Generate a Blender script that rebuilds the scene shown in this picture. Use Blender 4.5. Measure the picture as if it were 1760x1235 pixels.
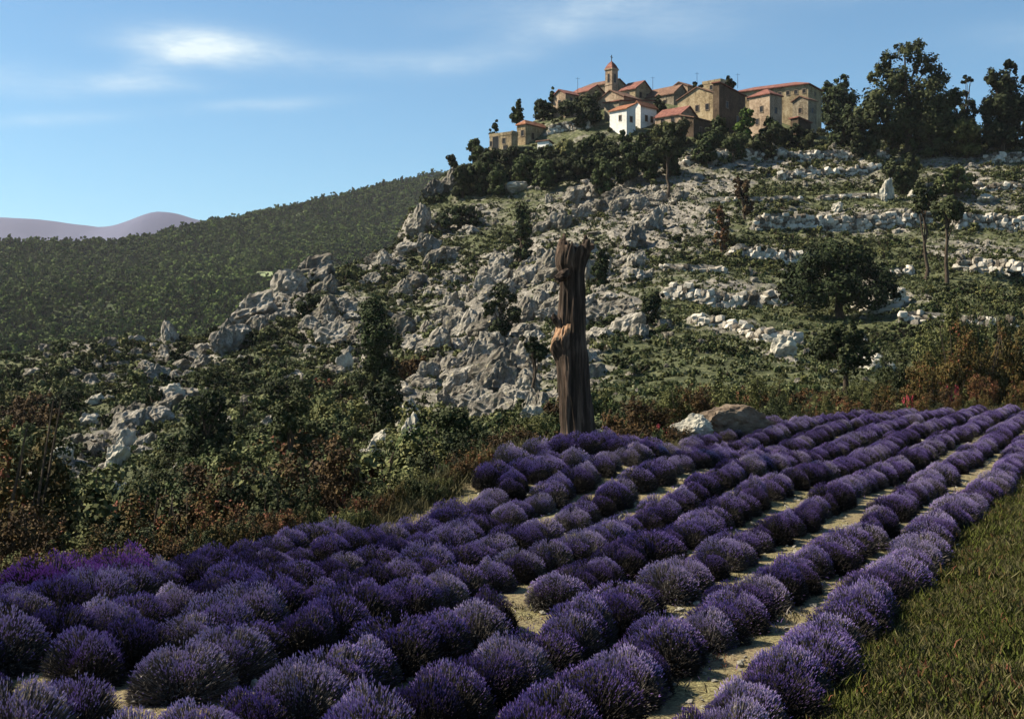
import bpy, bmesh, math, random
import numpy as np
from mathutils import Vector, Matrix

# ---------------------------------------------------------------- camera, sky, sun
scene = bpy.context.scene
for o in list(bpy.data.objects):
    bpy.data.objects.remove(o)
COL = scene.collection
F = 2124.0                       # focal length in photo pixels (1760 wide)
U0, V0 = 880.0, 617.5
cam_d = bpy.data.cameras.new('camera')
cam = bpy.data.objects.new('camera', cam_d)
COL.objects.link(cam)
cam.location = (0, 0, 0)
cam.rotation_euler = (math.radians(90), 0, 0)
cam_d.sensor_width = 36.0
cam_d.lens = F / 1760.0 * 36.0
cam_d.clip_start = 0.1
cam_d.clip_end = 40000
scene.camera = cam

SUN_EL = math.radians(44)
SUN_AZ = math.radians(-80)       # from +Y, negative = to the left
sdir = Vector((math.sin(SUN_AZ) * math.cos(SUN_EL), math.cos(SUN_AZ) * math.cos(SUN_EL), math.sin(SUN_EL)))
sun_d = bpy.data.lights.new('sun', 'SUN')
sun_d.energy = 5.0
sun_d.angle = math.radians(0.5)
sun_d.color = (1.0, 0.89, 0.70)
sun = bpy.data.objects.new('sun', sun_d)
COL.objects.link(sun)
sun.rotation_euler = sdir.to_track_quat('Z', 'Y').to_euler()
sun.location = (0, 0, 60)

world = bpy.data.worlds.new('World')
scene.world = world
world.use_nodes = True
wn, wl = world.node_tree.nodes, world.node_tree.links
wn.clear()
w_out = wn.new('ShaderNodeOutputWorld')
w_bg = wn.new('ShaderNodeBackground')
w_bg.inputs['Strength'].default_value = 0.05
sky = wn.new('ShaderNodeTexSky')
sky.sky_type = 'NISHITA'
sky.sun_disc = False
sky.sun_elevation = SUN_EL
sky.sun_rotation = SUN_AZ
sky.altitude = 700
sky.air_density = 1.0
sky.dust_density = 0.6
sky.ozone_density = 1.2


def wmath(op, a, b=None, c=None):
    n = wn.new('ShaderNodeMath'); n.operation = op
    for i, s in enumerate((a, b, c)):
        if s is None: continue
        if isinstance(s, (int, float)): n.inputs[i].default_value = s
        else: wl.new(s, n.inputs[i])
    return n.outputs[0]


tc = wn.new('ShaderNodeTexCoord')
sep = wn.new('ShaderNodeSeparateXYZ')
wl.new(tc.outputs['Generated'], sep.inputs[0])
# azimuth and elevation of the looked-at patch of sky, in radians
w_az = wmath('ARCTAN2', sep.outputs[0], sep.outputs[1])
w_el = wmath('ARCSINE', sep.outputs[2])
comb = wn.new('ShaderNodeCombineXYZ')
wl.new(w_az, comb.inputs[0]); wl.new(w_el, comb.inputs[1])
mp = wn.new('ShaderNodeMapping')
mp.inputs['Scale'].default_value = (7, 26, 1)
mp.inputs['Rotation'].default_value = (0, 0, 0.12)
wl.new(comb.outputs[0], mp.inputs[0])
wnoise = wn.new('ShaderNodeTexNoise')
wnoise.inputs['Scale'].default_value = 1.4
wnoise.inputs['Detail'].default_value = 5
wnoise.inputs['Roughness'].default_value = 0.5
wl.new(mp.outputs[0], wnoise.inputs['Vector'])
n_c = wmath('SUBTRACT', wnoise.outputs[0], 0.5)
# wisps: centre and half-size in photo pixels -> angles
wisps = [  # u, v, half width, half height, tilt, strength
    (350, 78, 105, 26, 0.02, 0.95), (290, 105, 70, 22, -0.35, 0.45), (480, 98, 190, 20, 0.05, 0.22), (230, 143, 90, 12, -0.02, 0.32),
    (140, 150, 110, 14, -0.1, 0.16), (90, 205, 110, 11, -0.12, 0.2),
    (450, 180, 110, 10, -0.09, 0.3), (740, 105, 170, 18, -0.05, 0.22),
    (960, 45, 130, 30, -0.3, 0.26), (1120, 30, 170, 38, 0.12, 0.20), (920, 15, 200, 34, -0.1, 0.12),
    (1450, -60, 260, 40, 0.0, 0.5), (-300, 120, 260, 26, -0.05, 0.5), (2100, 60, 240, 30, 0.1, 0.5),
    (600, -200, 300, 40, 0.1, 0.5), (2700, 150, 300, 30, 0.05, 0.5), (-1200, 60, 300, 40, 0, 0.5)]
total = None
for (u, v, hw, hh, tilt, st) in wisps:
    a0 = math.atan2(u - U0, F); e0 = math.atan2(V0 - v, math.hypot(F, u - U0))
    da = wmath('SUBTRACT', w_az, a0); de = wmath('SUBTRACT', w_el, e0)
    de = wmath('MULTIPLY_ADD', da, math.sin(tilt), de)
    de = wmath('MULTIPLY_ADD', n_c, 0.010, de)
    x2 = wmath('POWER', wmath('ABSOLUTE', wmath('MULTIPLY', da, F / hw)), 2.0)
    y2 = wmath('POWER', wmath('ABSOLUTE', wmath('MULTIPLY', de, F / hh)), 2.0)
    g = wmath('EXPONENT', wmath('MULTIPLY', wmath('ADD', x2, y2), -1.1))
    g = wmath('MULTIPLY', g, st)
    total = g if total is None else wmath('ADD', total, g)
wn2 = wn.new('ShaderNodeTexNoise'); wn2.inputs['Scale'].default_value = 5.5; wn2.inputs['Detail'].default_value = 7; wn2.inputs['Roughness'].default_value = 0.62
wl.new(mp.outputs[0], wn2.inputs['Vector'])
shade = wmath('MULTIPLY_ADD', n_c, 1.6, wmath('MULTIPLY_ADD', wmath('SUBTRACT', wn2.outputs[0], 0.5), 1.5, 0.85))
total = wmath('MULTIPLY', total, shade)
cl = wn.new('ShaderNodeClamp'); wl.new(total, cl.inputs[0])
wmix = wn.new('ShaderNodeMix'); wmix.data_type = 'RGBA'
wl.new(cl.outputs[0], wmix.inputs[0])
SKY_TINT = (0.74, 1.08, 1.17)
wtint = wn.new('ShaderNodeMix'); wtint.data_type = 'RGBA'; wtint.blend_type = 'MULTIPLY'
wtint.inputs[0].default_value = 1.0
wl.new(sky.outputs[0], wtint.inputs[6])
wtint.inputs[7].default_value = (*SKY_TINT, 1)
wl.new(wtint.outputs[2], wmix.inputs[6])
wmix.inputs[7].default_value = (6.8, 7.9, 8.3, 1)
wl.new(wmix.outputs[2], w_bg.inputs[0])
wl.new(w_bg.outputs[0], w_out.inputs[0])

scene.view_settings.view_transform = 'Standard'
scene.view_settings.look = 'None'
scene.view_settings.exposure = 1.30
scene.view_settings.gamma = 1.0
scene.view_settings.use_curve_mapping = False

rng = np.random.default_rng(7)
random.seed(7)
PI = math.pi


# ---------------------------------------------------------------- helpers
def tag(o, label=None, cat=None, group=None, kind=None):
    if label: o['label'] = label
    if cat: o['category'] = cat
    if group: o['group'] = group
    if kind: o['kind'] = kind
    return o


def mesh_np(name, verts, faces, mat=None, tint=None, smooth=False, mat_idx=None, mats=None):
    """verts (N,3); faces (M,k) int array; one mesh datablock."""
    me = bpy.data.meshes.new(name)
    verts = np.asarray(verts, dtype=np.float32); faces = np.asarray(faces, dtype=np.int32)
    k = faces.shape[1]
    me.vertices.add(len(verts)); me.vertices.foreach_set('co', verts.ravel())
    me.loops.add(faces.size); me.loops.foreach_set('vertex_index', faces.ravel())
    me.polygons.add(len(faces))
    me.polygons.foreach_set('loop_start', np.arange(0, faces.size, k, dtype=np.int32))
    me.update(calc_edges=True)
    if tint is not None:
        a = me.attributes.new('tint', 'FLOAT', 'FACE'); a.data.foreach_set('value', np.asarray(tint, dtype=np.float32))
    for m in (mats or ([mat] if mat else [])):
        me.materials.append(m)
    if mat_idx is not None:
        me.polygons.foreach_set('material_index', np.asarray(mat_idx, dtype=np.int32))
    me.polygons.foreach_set('use_smooth', np.full(len(faces), bool(smooth)))
    me.validate()
    me.update()
    return me


def mesh_py(name, verts, faces, mat=None, smooth=False):
    me = bpy.data.meshes.new(name)
    me.from_pydata([tuple(v) for v in verts], [], faces)
    if mat: me.materials.append(mat)
    if smooth:
        me.polygons.foreach_set('use_smooth', [True] * len(me.polygons))
    me.update()
    return me


def link(name, me, parent=None, loc=(0, 0, 0), rot=(0, 0, 0), scl=(1, 1, 1)):
    o = bpy.data.objects.new(name, me)
    COL.objects.link(o)
    o.location = loc; o.rotation_euler = rot; o.scale = scl
    if parent: o.parent = parent
    return o


def P(u, v, y):
    return Vector(((u - U0) / F * y, y, (V0 - v) / F * y))


def hsh(ix, iy, iz, seed):
    h = (ix.astype(np.int64) * 374761393 + iy.astype(np.int64) * 668265263 + iz.astype(np.int64) * 2147483647 + seed * 974634777) & 0xFFFFFFFF
    h = ((h ^ (h >> 13)) * 1274126177) & 0xFFFFFFFF
    h = ((h ^ (h >> 16)) * 2246822519) & 0xFFFFFFFF
    h = h ^ (h >> 15)
    return (h & 0xFFFFFF).astype(np.float64) / 0xFFFFFF


def vnoise(x, y, z, seed=0):
    xi, yi, zi = np.floor(x), np.floor(y), np.floor(z)
    fx, fy, fz = x - xi, y - yi, z - zi
    fx = fx * fx * (3 - 2 * fx); fy = fy * fy * (3 - 2 * fy); fz = fz * fz * (3 - 2 * fz)
    r = 0
    for dx in (0, 1):
        for dy in (0, 1):
            for dz in (0, 1):
                w = (fx if dx else 1 - fx) * (fy if dy else 1 - fy) * (fz if dz else 1 - fz)
                r = r + w * hsh(xi + dx, yi + dy, zi + dz, seed)
    return r * 2 - 1


def fbm(x, y, z, oct=4, seed=0, lac=2.1, gain=0.5):
    a, s, f = 0, 1.0, 1.0
    for i in range(oct):
        a = a + s * vnoise(x * f, y * f, z * f, seed + i * 17)
        f *= lac; s *= gain
    return a


def fbm2(x, y, oct=4, seed=0, gain=0.5):
    return fbm(x, y, np.zeros_like(x) + 0.37, oct, seed, 2.1, gain)


def ridged(x, y, z, oct=4, seed=0):
    a, s, f = 0, 1.0, 1.0
    for i in range(oct):
        n = 1 - np.abs(vnoise(x * f, y * f, z * f, seed + i * 31)); a = a + s * n * n
        f *= 2.1; s *= 0.5
    return a


# ---------------------------------------------------------------- materials
def new_mat(name):
    m = bpy.data.materials.new(name); m.use_nodes = True
    nt = m.node_tree; nt.nodes.clear()
    out = nt.nodes.new('ShaderNodeOutputMaterial')
    b = nt.nodes.new('ShaderNodeBsdfPrincipled')
    b.inputs['Roughness'].default_value = 0.85
    b.inputs['Specular IOR Level'].default_value = 0.2
    nt.links.new(b.outputs[0], out.inputs[0])
    return m, nt, b


def ramp(nt, fac, stops):
    r = nt.nodes.new('ShaderNodeValToRGB')
    el = r.color_ramp.elements
    while len(el) < len(stops): el.new(0.5)
    for e, (p, c) in zip(el, stops):
        e.position = p; e.color = (*c, 1)
    nt.links.new(fac, r.inputs[0])
    return r.outputs[0]


def noise(nt, scale, detail=4, rough=0.55, coord='Object', mapping=None):
    t = nt.nodes.new('ShaderNodeTexCoord')
    n = nt.nodes.new('ShaderNodeTexNoise')
    n.inputs['Scale'].default_value = scale; n.inputs['Detail'].default_value = detail
    n.inputs['Roughness'].default_value = rough
    if mapping:
        mpn = nt.nodes.new('ShaderNodeMapping'); mpn.inputs['Scale'].default_value = mapping
        nt.links.new(t.outputs[coord], mpn.inputs[0]); nt.links.new(mpn.outputs[0], n.inputs['Vector'])
    else:
        nt.links.new(t.outputs[coord], n.inputs['Vector'])
    return n.outputs[0]


def mth(nt, op, a, b):
    n = nt.nodes.new('ShaderNodeMath'); n.operation = op
    for i, s in enumerate((a, b)):
        if isinstance(s, (int, float)): n.inputs[i].default_value = s
        else: nt.links.new(s, n.inputs[i])
    return n.outputs[0]


def mixc(nt, fac, a, b, mode='MIX'):
    n = nt.nodes.new('ShaderNodeMix'); n.data_type = 'RGBA'; n.blend_type = mode
    for i, s in ((0, fac), (6, a), (7, b)):
        if isinstance(s, (int, float)): n.inputs[i].default_value = s
        elif isinstance(s, tuple): n.inputs[i].default_value = (*s, 1)
        else: nt.links.new(s, n.inputs[i])
    return n.outputs[2]


def bump(nt, b, h, strength=0.5, dist=0.1):
    n = nt.nodes.new('ShaderNodeBump'); n.inputs['Strength'].default_value = strength; n.inputs['Distance'].default_value = dist
    nt.links.new(h, n.inputs['Height']); nt.links.new(n.outputs[0], b.inputs['Normal'])


def leaf_mat(name, stops, rnd=0.5, trans=0.0):
    """colour by each leaf's own tint, shifted a little from plant to plant."""
    m, nt, b = new_mat(name)
    at = nt.nodes.new('ShaderNodeAttribute'); at.attribute_name = 'tint'
    oi = nt.nodes.new('ShaderNodeObjectInfo')
    f = mth(nt, 'ADD', at.outputs['Fac'], mth(nt, 'MULTIPLY', mth(nt, 'SUBTRACT', oi.outputs['Random'], 0.5), rnd))
    c = ramp(nt, f, stops)
    nt.links.new(c, b.inputs['Base Color'])
    b.inputs['Roughness'].default_value = 0.8
    b.inputs['Specular IOR Level'].default_value = 0.12
    return m


M = {}
M['evergreen'] = leaf_mat('evergreen_leaves', [(0, (.009, .014, .006)), (.5, (.024, .034, .012)), (1, (.055, .072, .022))])
M['oak'] = leaf_mat('oak_leaves', [(0, (.010, .013, .006)), (.5, (.028, .036, .014)), (1, (.060, .066, .026))])
M['scrub'] = leaf_mat('scrub_leaves', [(0, (.016, .020, .008)), (.4, (.044, .054, .019)), (.8, (.092, .104, .038)), (1, (.15, .15, .065))], 0.8)
M['herb'] = leaf_mat('herb_leaves', [(0, (.034, .042, .016)), (.4, (.082, .10, .040)), (.8, (.145, .165, .075)), (1, (.23, .225, .13))], 0.9)
M['olive'] = leaf_mat('olive_leaves', [(0, (.022, .026, .010)), (.5, (.070, .075, .025)), (1, (.13, .125, .045))])
M['bright'] = leaf_mat('bright_leaves', [(0, (.020, .034, .008)), (.5, (.06, .10, .018)), (1, (.12, .17, .03))])
M['autumn'] = leaf_mat('autumn_leaves', [(0, (.012, .009, .005)), (.35, (.036, .030, .010)), (.65, (.068, .055, .016)), (.88, (.10, .060, .018)), (1, (.14, .045, .025))], 0.5)
M['russet'] = leaf_mat('russet_leaves', [(0, (.014, .010, .006)), (.4, (.045, .026, .012)), (.75, (.085, .055, .018)), (1, (.14, .05, .03))], 0.6)
M['red'] = leaf_mat('red_leaves', [(0, (.05, .012, .012)), (.5, (.22, .03, .04)), (1, (.40, .07, .09))], 0.3)
M['pine'] = leaf_mat('pine_needles', [(0, (.020, .036, .006)), (.5, (.044, .074, .011)), (1, (.088, .13, .022))], 0.8)
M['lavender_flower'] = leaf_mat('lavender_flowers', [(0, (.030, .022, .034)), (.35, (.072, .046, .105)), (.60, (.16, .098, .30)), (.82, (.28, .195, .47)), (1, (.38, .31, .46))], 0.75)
M['pink_flower'] = leaf_mat('magenta_lavender_flowers', [(0, (.08, .03, .11)), (.5, (.22, .075, .33)), (1, (.36, .16, .46))], 0.2)
M['lavender_stem'] = leaf_mat('lavender_stems', [(0, (.012, .010, .008)), (.45, (.036, .031, .027)), (.8, (.090, .080, .072)), (1, (.20, .18, .165))], 0.6)  # kept dark so the lower half of each mound looks shaded
M['grass'] = leaf_mat('grass_blades', [(0, (.018, .017, .005)), (.45, (.038, .046, .007)), (.8, (.066, .080, .011)), (1, (.10, .085, .028))], 0.5)
M['dry_grass'] = leaf_mat('dry_grass_blades', [(0, (.03, .026, .012)), (.5, (.07, .064, .028)), (1, (.13, .115, .055))], 0.6)


def m_simple(name, stops, scale=3, detail=5, bs=0.5, bd=0.05, mapping=None, rough=0.9, rnd=0.0):
    m, nt, b = new_mat(name)
    n = noise(nt, scale, detail, 0.6, 'Object', mapping)
    if rnd:
        oi = nt.nodes.new('ShaderNodeObjectInfo')
        f = mth(nt, 'ADD', n, mth(nt, 'MULTIPLY', mth(nt, 'SUBTRACT', oi.outputs['Random'], 0.5), rnd))
    else: f = n
    nt.links.new(ramp(nt, f, stops), b.inputs['Base Color'])
    b.inputs['Roughness'].default_value = rough
    bump(nt, b, noise(nt, scale * 4, 6, 0.65, 'Object', mapping), bs, bd)
    return m


M['bark'] = m_simple('bark', [(.3, (.025, .018, .012)), (.6, (.07, .05, .035)), (.8, (.12, .09, .065))], 4, 5, 0.8, 0.06, (1, 1, .25))
M['dead_wood'] = m_simple('dead_wood', [(.34, (.012, .008, .005)), (.5, (.040, .026, .018)), (.62, (.105, .070, .050)), (.8, (.20, .145, .108))], 6, 6, 0.9, 0.04, (1.6, 1.6, .12))
M['torn_wood'] = m_simple('torn_wood', [(.3, (.12, .062, .036)), (.5, (.25, .14, .078)), (.75, (.38, .28, .19))], 9, 4, 0.6, 0.02, (2, 2, .3))
M['stone_wall'] = m_simple('wall_stone', [(.22, (.08, .066, .050)), (.40, (.24, .21, .17)), (.58, (.40, .36, .30)), (.8, (.52, .48, .42))], 1.6, 6, 0.9, 0.1, None, 0.9, 0.7)


def rock_material():
    m, nt, b = new_mat('limestone')
    n1 = noise(nt, 1.6, 6, 0.6)
    n2 = noise(nt, 7.0, 5, 0.65)
    oi = nt.nodes.new('ShaderNodeObjectInfo')
    f = mth(nt, 'ADD', n1, mth(nt, 'MULTIPLY', mth(nt, 'SUBTRACT', oi.outputs['Random'], 0.5), 0.22))
    c = ramp(nt, f, [(.30, (.065, .054, .043)), (.44, (.15, .132, .110)), (.58, (.27, .245, .21)), (.8, (.40, .37, .33))])
    c = mixc(nt, ramp(nt, n2, [(.48, (0, 0, 0)), (.62, (.8, .8, .8))]), c, (.065, .066, .048))
    c = mixc(nt, ramp(nt, noise(nt, 3.1, 3), [(.62, (0, 0, 0)), (.74, (.5, .5, .5))]), c, (.44, .36, .17))
    nt.links.new(c, b.inputs['Base Color'])
    bump(nt, b, noise(nt, 9, 8, 0.7), 0.9, 0.12)
    return m


M['rock'] = rock_material()


def boulder_material():
    m, nt, b = new_mat('warm_limestone')
    c = ramp(nt, noise(nt, 1.5, 6, 0.6), [(.3, (.05, .034, .024)), (.5, (.15, .11, .078)), (.7, (.28, .225, .165))])
    nt.links.new(c, b.inputs['Base Color'])
    bump(nt, b, noise(nt, 7, 8, 0.7), 0.9, 0.1)
    return m


M['boulder'] = boulder_material()
M['white_rock'] = m_simple('overexposed_limestone', [(.3, (.17, .155, .125)), (.5, (.36, .335, .28)), (.75, (.52, .49, .37))], 1.6, 6, 0.8, 0.08)  # paler limestone, with the glare of overexposed rocks put into its colour


def hillside_material():
    m, nt, b = new_mat('rocky_scrub_ground')
    n1 = noise(nt, 0.035, 6, 0.62)
    n2 = noise(nt, 0.33, 8, 0.68)
    n3 = noise(nt, 1.3, 6, 0.7)
    veg = ramp(nt, n3, [(.36, (.024, .028, .011)), (.5, (.066, .076, .030)), (.64, (.13, .135, .068))])
    rock = ramp(nt, n3, [(.3, (.085, .075, .06)), (.5, (.21, .19, .16)), (.7, (.38, .35, .31))])
    geo = nt.nodes.new('ShaderNodeNewGeometry')
    sp = nt.nodes.new('ShaderNodeSeparateXYZ'); nt.links.new(geo.outputs['True Normal'], sp.inputs[0])
    steep = mth(nt, 'SUBTRACT', 1.0, sp.outputs[2])
    at = nt.nodes.new('ShaderNodeAttribute'); at.attribute_name = 'rocky'
    f = mth(nt, 'ADD', mth(nt, 'MULTIPLY', steep, 0.55), mth(nt, 'ADD', mth(nt, 'MULTIPLY', at.outputs['Fac'], 0.34), mth(nt, 'MULTIPLY', n2, 0.6)))
    f = mth(nt, 'ADD', f, mth(nt, 'MULTIPLY', n1, 0.2))
    c = mixc(nt, ramp(nt, f, [(.52, (0, 0, 0)), (.66, (1, 1, 1))]), veg, rock)
    nt.links.new(c, b.inputs['Base Color'])
    bump(nt, b, noise(nt, 1.1, 9, 0.72), 1.0, 0.7)
    return m


M['hillside'] = hillside_material()
M['forest_floor'] = m_simple('forest_floor', [(.35, (.018, .028, .008)), (.6, (.034, .052, .013)), (.8, (.06, .078, .026))], 0.02, 6, 0.3, 1.0)
M['valley'] = m_simple('valley_floor', [(.3, (.03, .04, .02)), (.7, (.07, .08, .04))], 0.004, 4, 0.1, 1.0)
M['mountain'] = m_simple('far_mountain', [(.3, (.044, .050, .10)), (.7, (.070, .078, .135))], 0.0012, 5, 0.2, 20.0)  # blue of the distant haze is mixed into the base colour
M['meadow'] = m_simple('pale_meadow', [(.3, (.12, .15, .07)), (.7, (.22, .26, .13))], 0.2, 4, 0.2, 0.2)


def soil_material():
    m, nt, b = new_mat('gravelly_soil')
    n1 = noise(nt, 0.7, 5, 0.6); n2 = noise(nt, 22, 6, 0.7)
    c = ramp(nt, n2, [(.36, (.05, .040, .022)), (.5, (.155, .135, .062)), (.62, (.30, .275, .14))])
    c = mixc(nt, ramp(nt, n1, [(.4, (0, 0, 0)), (.7, (.6, .6, .6))]), c, (.22, .16, .11))
    nt.links.new(c, b.inputs['Base Color'])
    bump(nt, b, n2, 1.0, 0.05)
    return m


M['soil'] = soil_material()
M['bank'] = m_simple('grassy_earth', [(.3, (.020, .016, .006)), (.5, (.034, .030, .009)), (.75, (.06, .05, .018))], 4, 6, 0.8, 0.06)


def plaster(name, a, bcol, c, scale=0.35):
    m, nt, b = new_mat(name)
    n1 = noise(nt, scale, 5, 0.6); n2 = noise(nt, 2.2, 6, 0.7)
    n3 = noise(nt, 1.1, 4, 0.6, 'Object', (.8, .8, .35))
    f = mth(nt, 'ADD', mth(nt, 'MULTIPLY', n1, 0.4), mth(nt, 'ADD', mth(nt, 'MULTIPLY', n2, 0.4), mth(nt, 'MULTIPLY', n3, 0.2)))
    nt.links.new(ramp(nt, f, [(.40, a), (.5, bcol), (.60, c)]), b.inputs['Base Color'])
    bump(nt, b, n2, 0.5, 0.06)
    return m


M['wall_ochre'] = plaster('ochre_stone_wall', (.10, .072, .040), (.25, .190, .110), (.40, .325, .21))
M['wall_grey'] = plaster('grey_stone_wall', (.075, .058, .040), (.18, .15, .105), (.30, .255, .185))
M['wall_brown_shade'] = plaster('brown_shade_stone_wall', (.030, .020, .012), (.07, .046, .028), (.12, .085, .055))  # darkened so the shade of unlit house sides is in the colour
M['wall_pink'] = plaster('pinkish_stone_wall', (.12, .082, .055), (.26, .19, .13), (.39, .30, .22))
M['wall_white'] = plaster('whitewash', (.48, .46, .42), (.64, .62, .58), (.72, .70, .66))


def roof_material(name, stops):
    m, nt, b = new_mat(name)
    c = ramp(nt, noise(nt, 1.3, 6, 0.7), stops)
    nt.links.new(c, b.inputs['Base Color'])
    t = nt.nodes.new('ShaderNodeTexCoord'); w = nt.nodes.new('ShaderNodeTexWave')
    w.inputs['Scale'].default_value = 1.6; w.inputs['Distortion'].default_value = 1.0
    nt.links.new(t.outputs['Object'], w.inputs['Vector'])
    bump(nt, b, w.outputs[1], 0.7, 0.08)
    return m


M['roof_red'] = roof_material('red_roof_tiles', [(.3, (.065, .030, .024)), (.5, (.16, .060, .046)), (.7, (.24, .115, .082))])
M['roof_brown'] = roof_material('brown_roof_tiles', [(.3, (.06, .036, .025)), (.5, (.13, .070, .047)), (.7, (.21, .125, .085))])
M['roof_orange'] = roof_material('orange_roof_tiles', [(.3, (.10, .042, .024)), (.5, (.22, .088, .045)), (.7, (.30, .15, .085))])
M['pane'] = m_simple('dark_pane', [(.4, (.010, .010, .010)), (.6, (.022, .021, .02))], 1, 2, 0.0, 0.01, None, 0.3)
M['frame'] = m_simple('window_frame', [(.4, (.16, .12, .085)), (.6, (.26, .20, .15))], 2, 3, 0.2, 0.01)
M['shutter'] = m_simple('grey_shutter', [(.4, (.10, .12, .11)), (.6, (.16, .17, .16))], 2, 3, 0.2, 0.01)
M['iron'] = m_simple('iron', [(.4, (.02, .02, .02)), (.6, (.04, .04, .04))], 2, 3, 0.2, 0.01)


# ---------------------------------------------------------------- terrain functions
def tps_fit(pts, vals, lam=1e-3):
    n = len(pts); d = np.linalg.norm(pts[:, None] - pts[None], axis=2)
    K = np.where(d > 0, d * d * np.log(d + 1e-9), 0) + lam * np.eye(n)
    A = np.zeros((n + 3, n + 3)); A[:n, :n] = K; A[:n, n] = 1; A[:n, n + 1:] = pts; A[n, :n] = 1; A[n + 1:, :n] = pts.T
    return np.linalg.solve(A, np.concatenate([vals, np.zeros(3)]))


# far edge of the lavender: photo column, distance, photo row of the plants' tops
EDGE = [(-260, 14.8, 992), (0, 16.2, 980), (250, 17.7, 950), (330, 18.7, 936), (480, 21, 888), (600, 22, 886), (700, 24, 848), (800, 25.5, 810), (860, 27, 768), (1000, 29, 738),
        (1100, 31, 752), (1170, 35, 750), (1310, 42, 716), (1400, 49, 703), (1600, 58, 696), (1760, 62, 691), (2100, 64, 690)]
EP = np.array([((u - U0) / F * y, y) for u, y, v in EDGE])
EZ = np.array([-(v - V0) / F * y - 0.50 for u, y, v in EDGE])
near = [(-9, 6), (-4, 6), (0, 6), (4, 6), (-8, 11), (-4, 11), (0, 11), (4, 11), (8, 11), (-4, 15), (0, 15.5), (5, 15.5), (10, 16), (1, 20), (6, 20), (12, 22), (10, 27), (16, 30), (20, 36), (-4, 1), (-14, 6), (14, 8), (30, 30)]
NP_ = np.array(near, float)
NZ = np.where(NP_[:, 1] < 22, -3.08, -3.0); NZ[-1] = -2.9
TP = np.concatenate([EP, NP_]); TV = np.concatenate([EZ, NZ])
TC = tps_fit(TP, TV, 0.05)


def field_z(x, y):
    x = np.atleast_1d(np.asarray(x, float)); y = np.atleast_1d(np.asarray(y, float))
    q = np.stack([x.ravel(), y.ravel()], 1)
    out = np.empty(len(q))
    for i in range(0, len(q), 20000):
        s = q[i:i + 20000]
        d = np.linalg.norm(s[:, None] - TP[None], axis=2)
        out[i:i + 20000] = (d * d * np.log(d + 1e-9)) @ TC[:len(TP)] + TC[len(TP)] + s @ TC[len(TP) + 1:]
    return np.clip(out, -3.9, -1.7).reshape(x.shape)


def edge_y(x, y):
    """distance of the field's far edge in the direction of (x,y)"""
    u = U0 + F * np.asarray(x) / np.maximum(np.asarray(y), 0.5)
    return np.interp(u, [e[0] for e in EDGE], [e[1] for e in EDGE])


ROW_DX = 0.5                    # rows run along (0.5, 1)
RN = math.hypot(1, ROW_DX)
X_ROW0 = -3.15
ROW_STEP = 1.36                 # in x


def bank_d(x, y):
    """metres to the right of the last row's edge"""
    return (np.asarray(x) - ROW_DX * np.asarray(y) - (X_ROW0 + 0.62)) / RN


# the hill: for some photo columns, (distance, photo row of the ground there)
HILL = {
    -500: [(10, 1200), (45, 1010), (80, 880), (120, 760), (158, 670), (170, 690), (230, 830), (420, 900)],
    -150: [(10, 1180), (45, 1000), (80, 850), (120, 730), (160, 640), (172, 665), (225, 800), (420, 880)],
    0: [(10, 1160), (45, 985), (80, 835), (120, 712), (160, 622), (172, 645), (220, 780), (420, 860)],
    120: [(10, 1140), (45, 970), (80, 820), (120, 690), (165, 590), (176, 612), (225, 760), (420, 850)],
    250: [(10, 1130), (45, 950), (80, 805), (120, 685), (168, 588), (180, 610), (230, 750), (420, 840)],
    400: [(10, 1120), (45, 930), (80, 790), (120, 672), (165, 585), (182, 575), (192, 620), (240, 740), (420, 830)],
    480: [(10, 1110), (45, 915), (80, 780), (120, 665), (160, 580), (192, 512), (202, 545), (250, 690), (420, 800)],
    560: [(10, 1100), (45, 900), (80, 770), (120, 660), (165, 560), (203, 466), (213, 485), (260, 640), (420, 780)],
    650: [(10, 1090), (45, 880), (80, 755), (120, 650), (170, 540), (218, 445), (228, 455), (270, 580), (420, 760)],
    705: [(10, 1080), (45, 865), (80, 745), (120, 645), (170, 535), (225, 425), (242, 365), (252, 375), (290, 520), (420, 740)],
    760: [(10, 1060), (40, 850), (75, 745), (120, 635), (170, 520), (225, 405), (258, 308), (268, 310), (300, 440), (420, 700)],
    860: [(10, 1010), (35, 830), (70, 735), (115, 625), (170, 500), (225, 385), (252, 295), (264, 258), (285, 240), (310, 340), (420, 650)],
    960: [(10, 980), (33, 790), (65, 725), (112, 605), (170, 470), (220, 365), (250, 300), (264, 240), (285, 190), (300, 215), (420, 600)],
    1050: [(10, 970), (33, 775), (62, 722), (108, 600), (165, 460), (215, 355), (248, 290), (264, 225), (285, 175), (302, 190), (420, 560)],
    1200: [(10, 960), (36, 790), (62, 718), (105, 605), (155, 480), (205, 365), (240, 272), (262, 232), (285, 180), (305, 200), (420, 520)],
    1320: [(10, 950), (46, 755), (70, 703), (108, 605), (152, 490), (205, 360), (242, 262), (262, 238), (285, 200), (310, 230), (420, 500)],
    1550: [(10, 940), (60, 740), (82, 688), (112, 605), (150, 500), (205, 365), (243, 258), (262, 246), (300, 250), (420, 480)],
    1760: [(10, 940), (64, 735), (84, 686), (112, 600), (150, 500), (205, 372), (238, 262), (262, 244), (300, 250), (420, 470)],
    2200: [(10, 940), (64, 735), (84, 686), (112, 600), (150, 500), (205, 372), (238, 262), (262, 244), (300, 250), (420, 470)],
}
HU = sorted(HILL)


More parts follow.
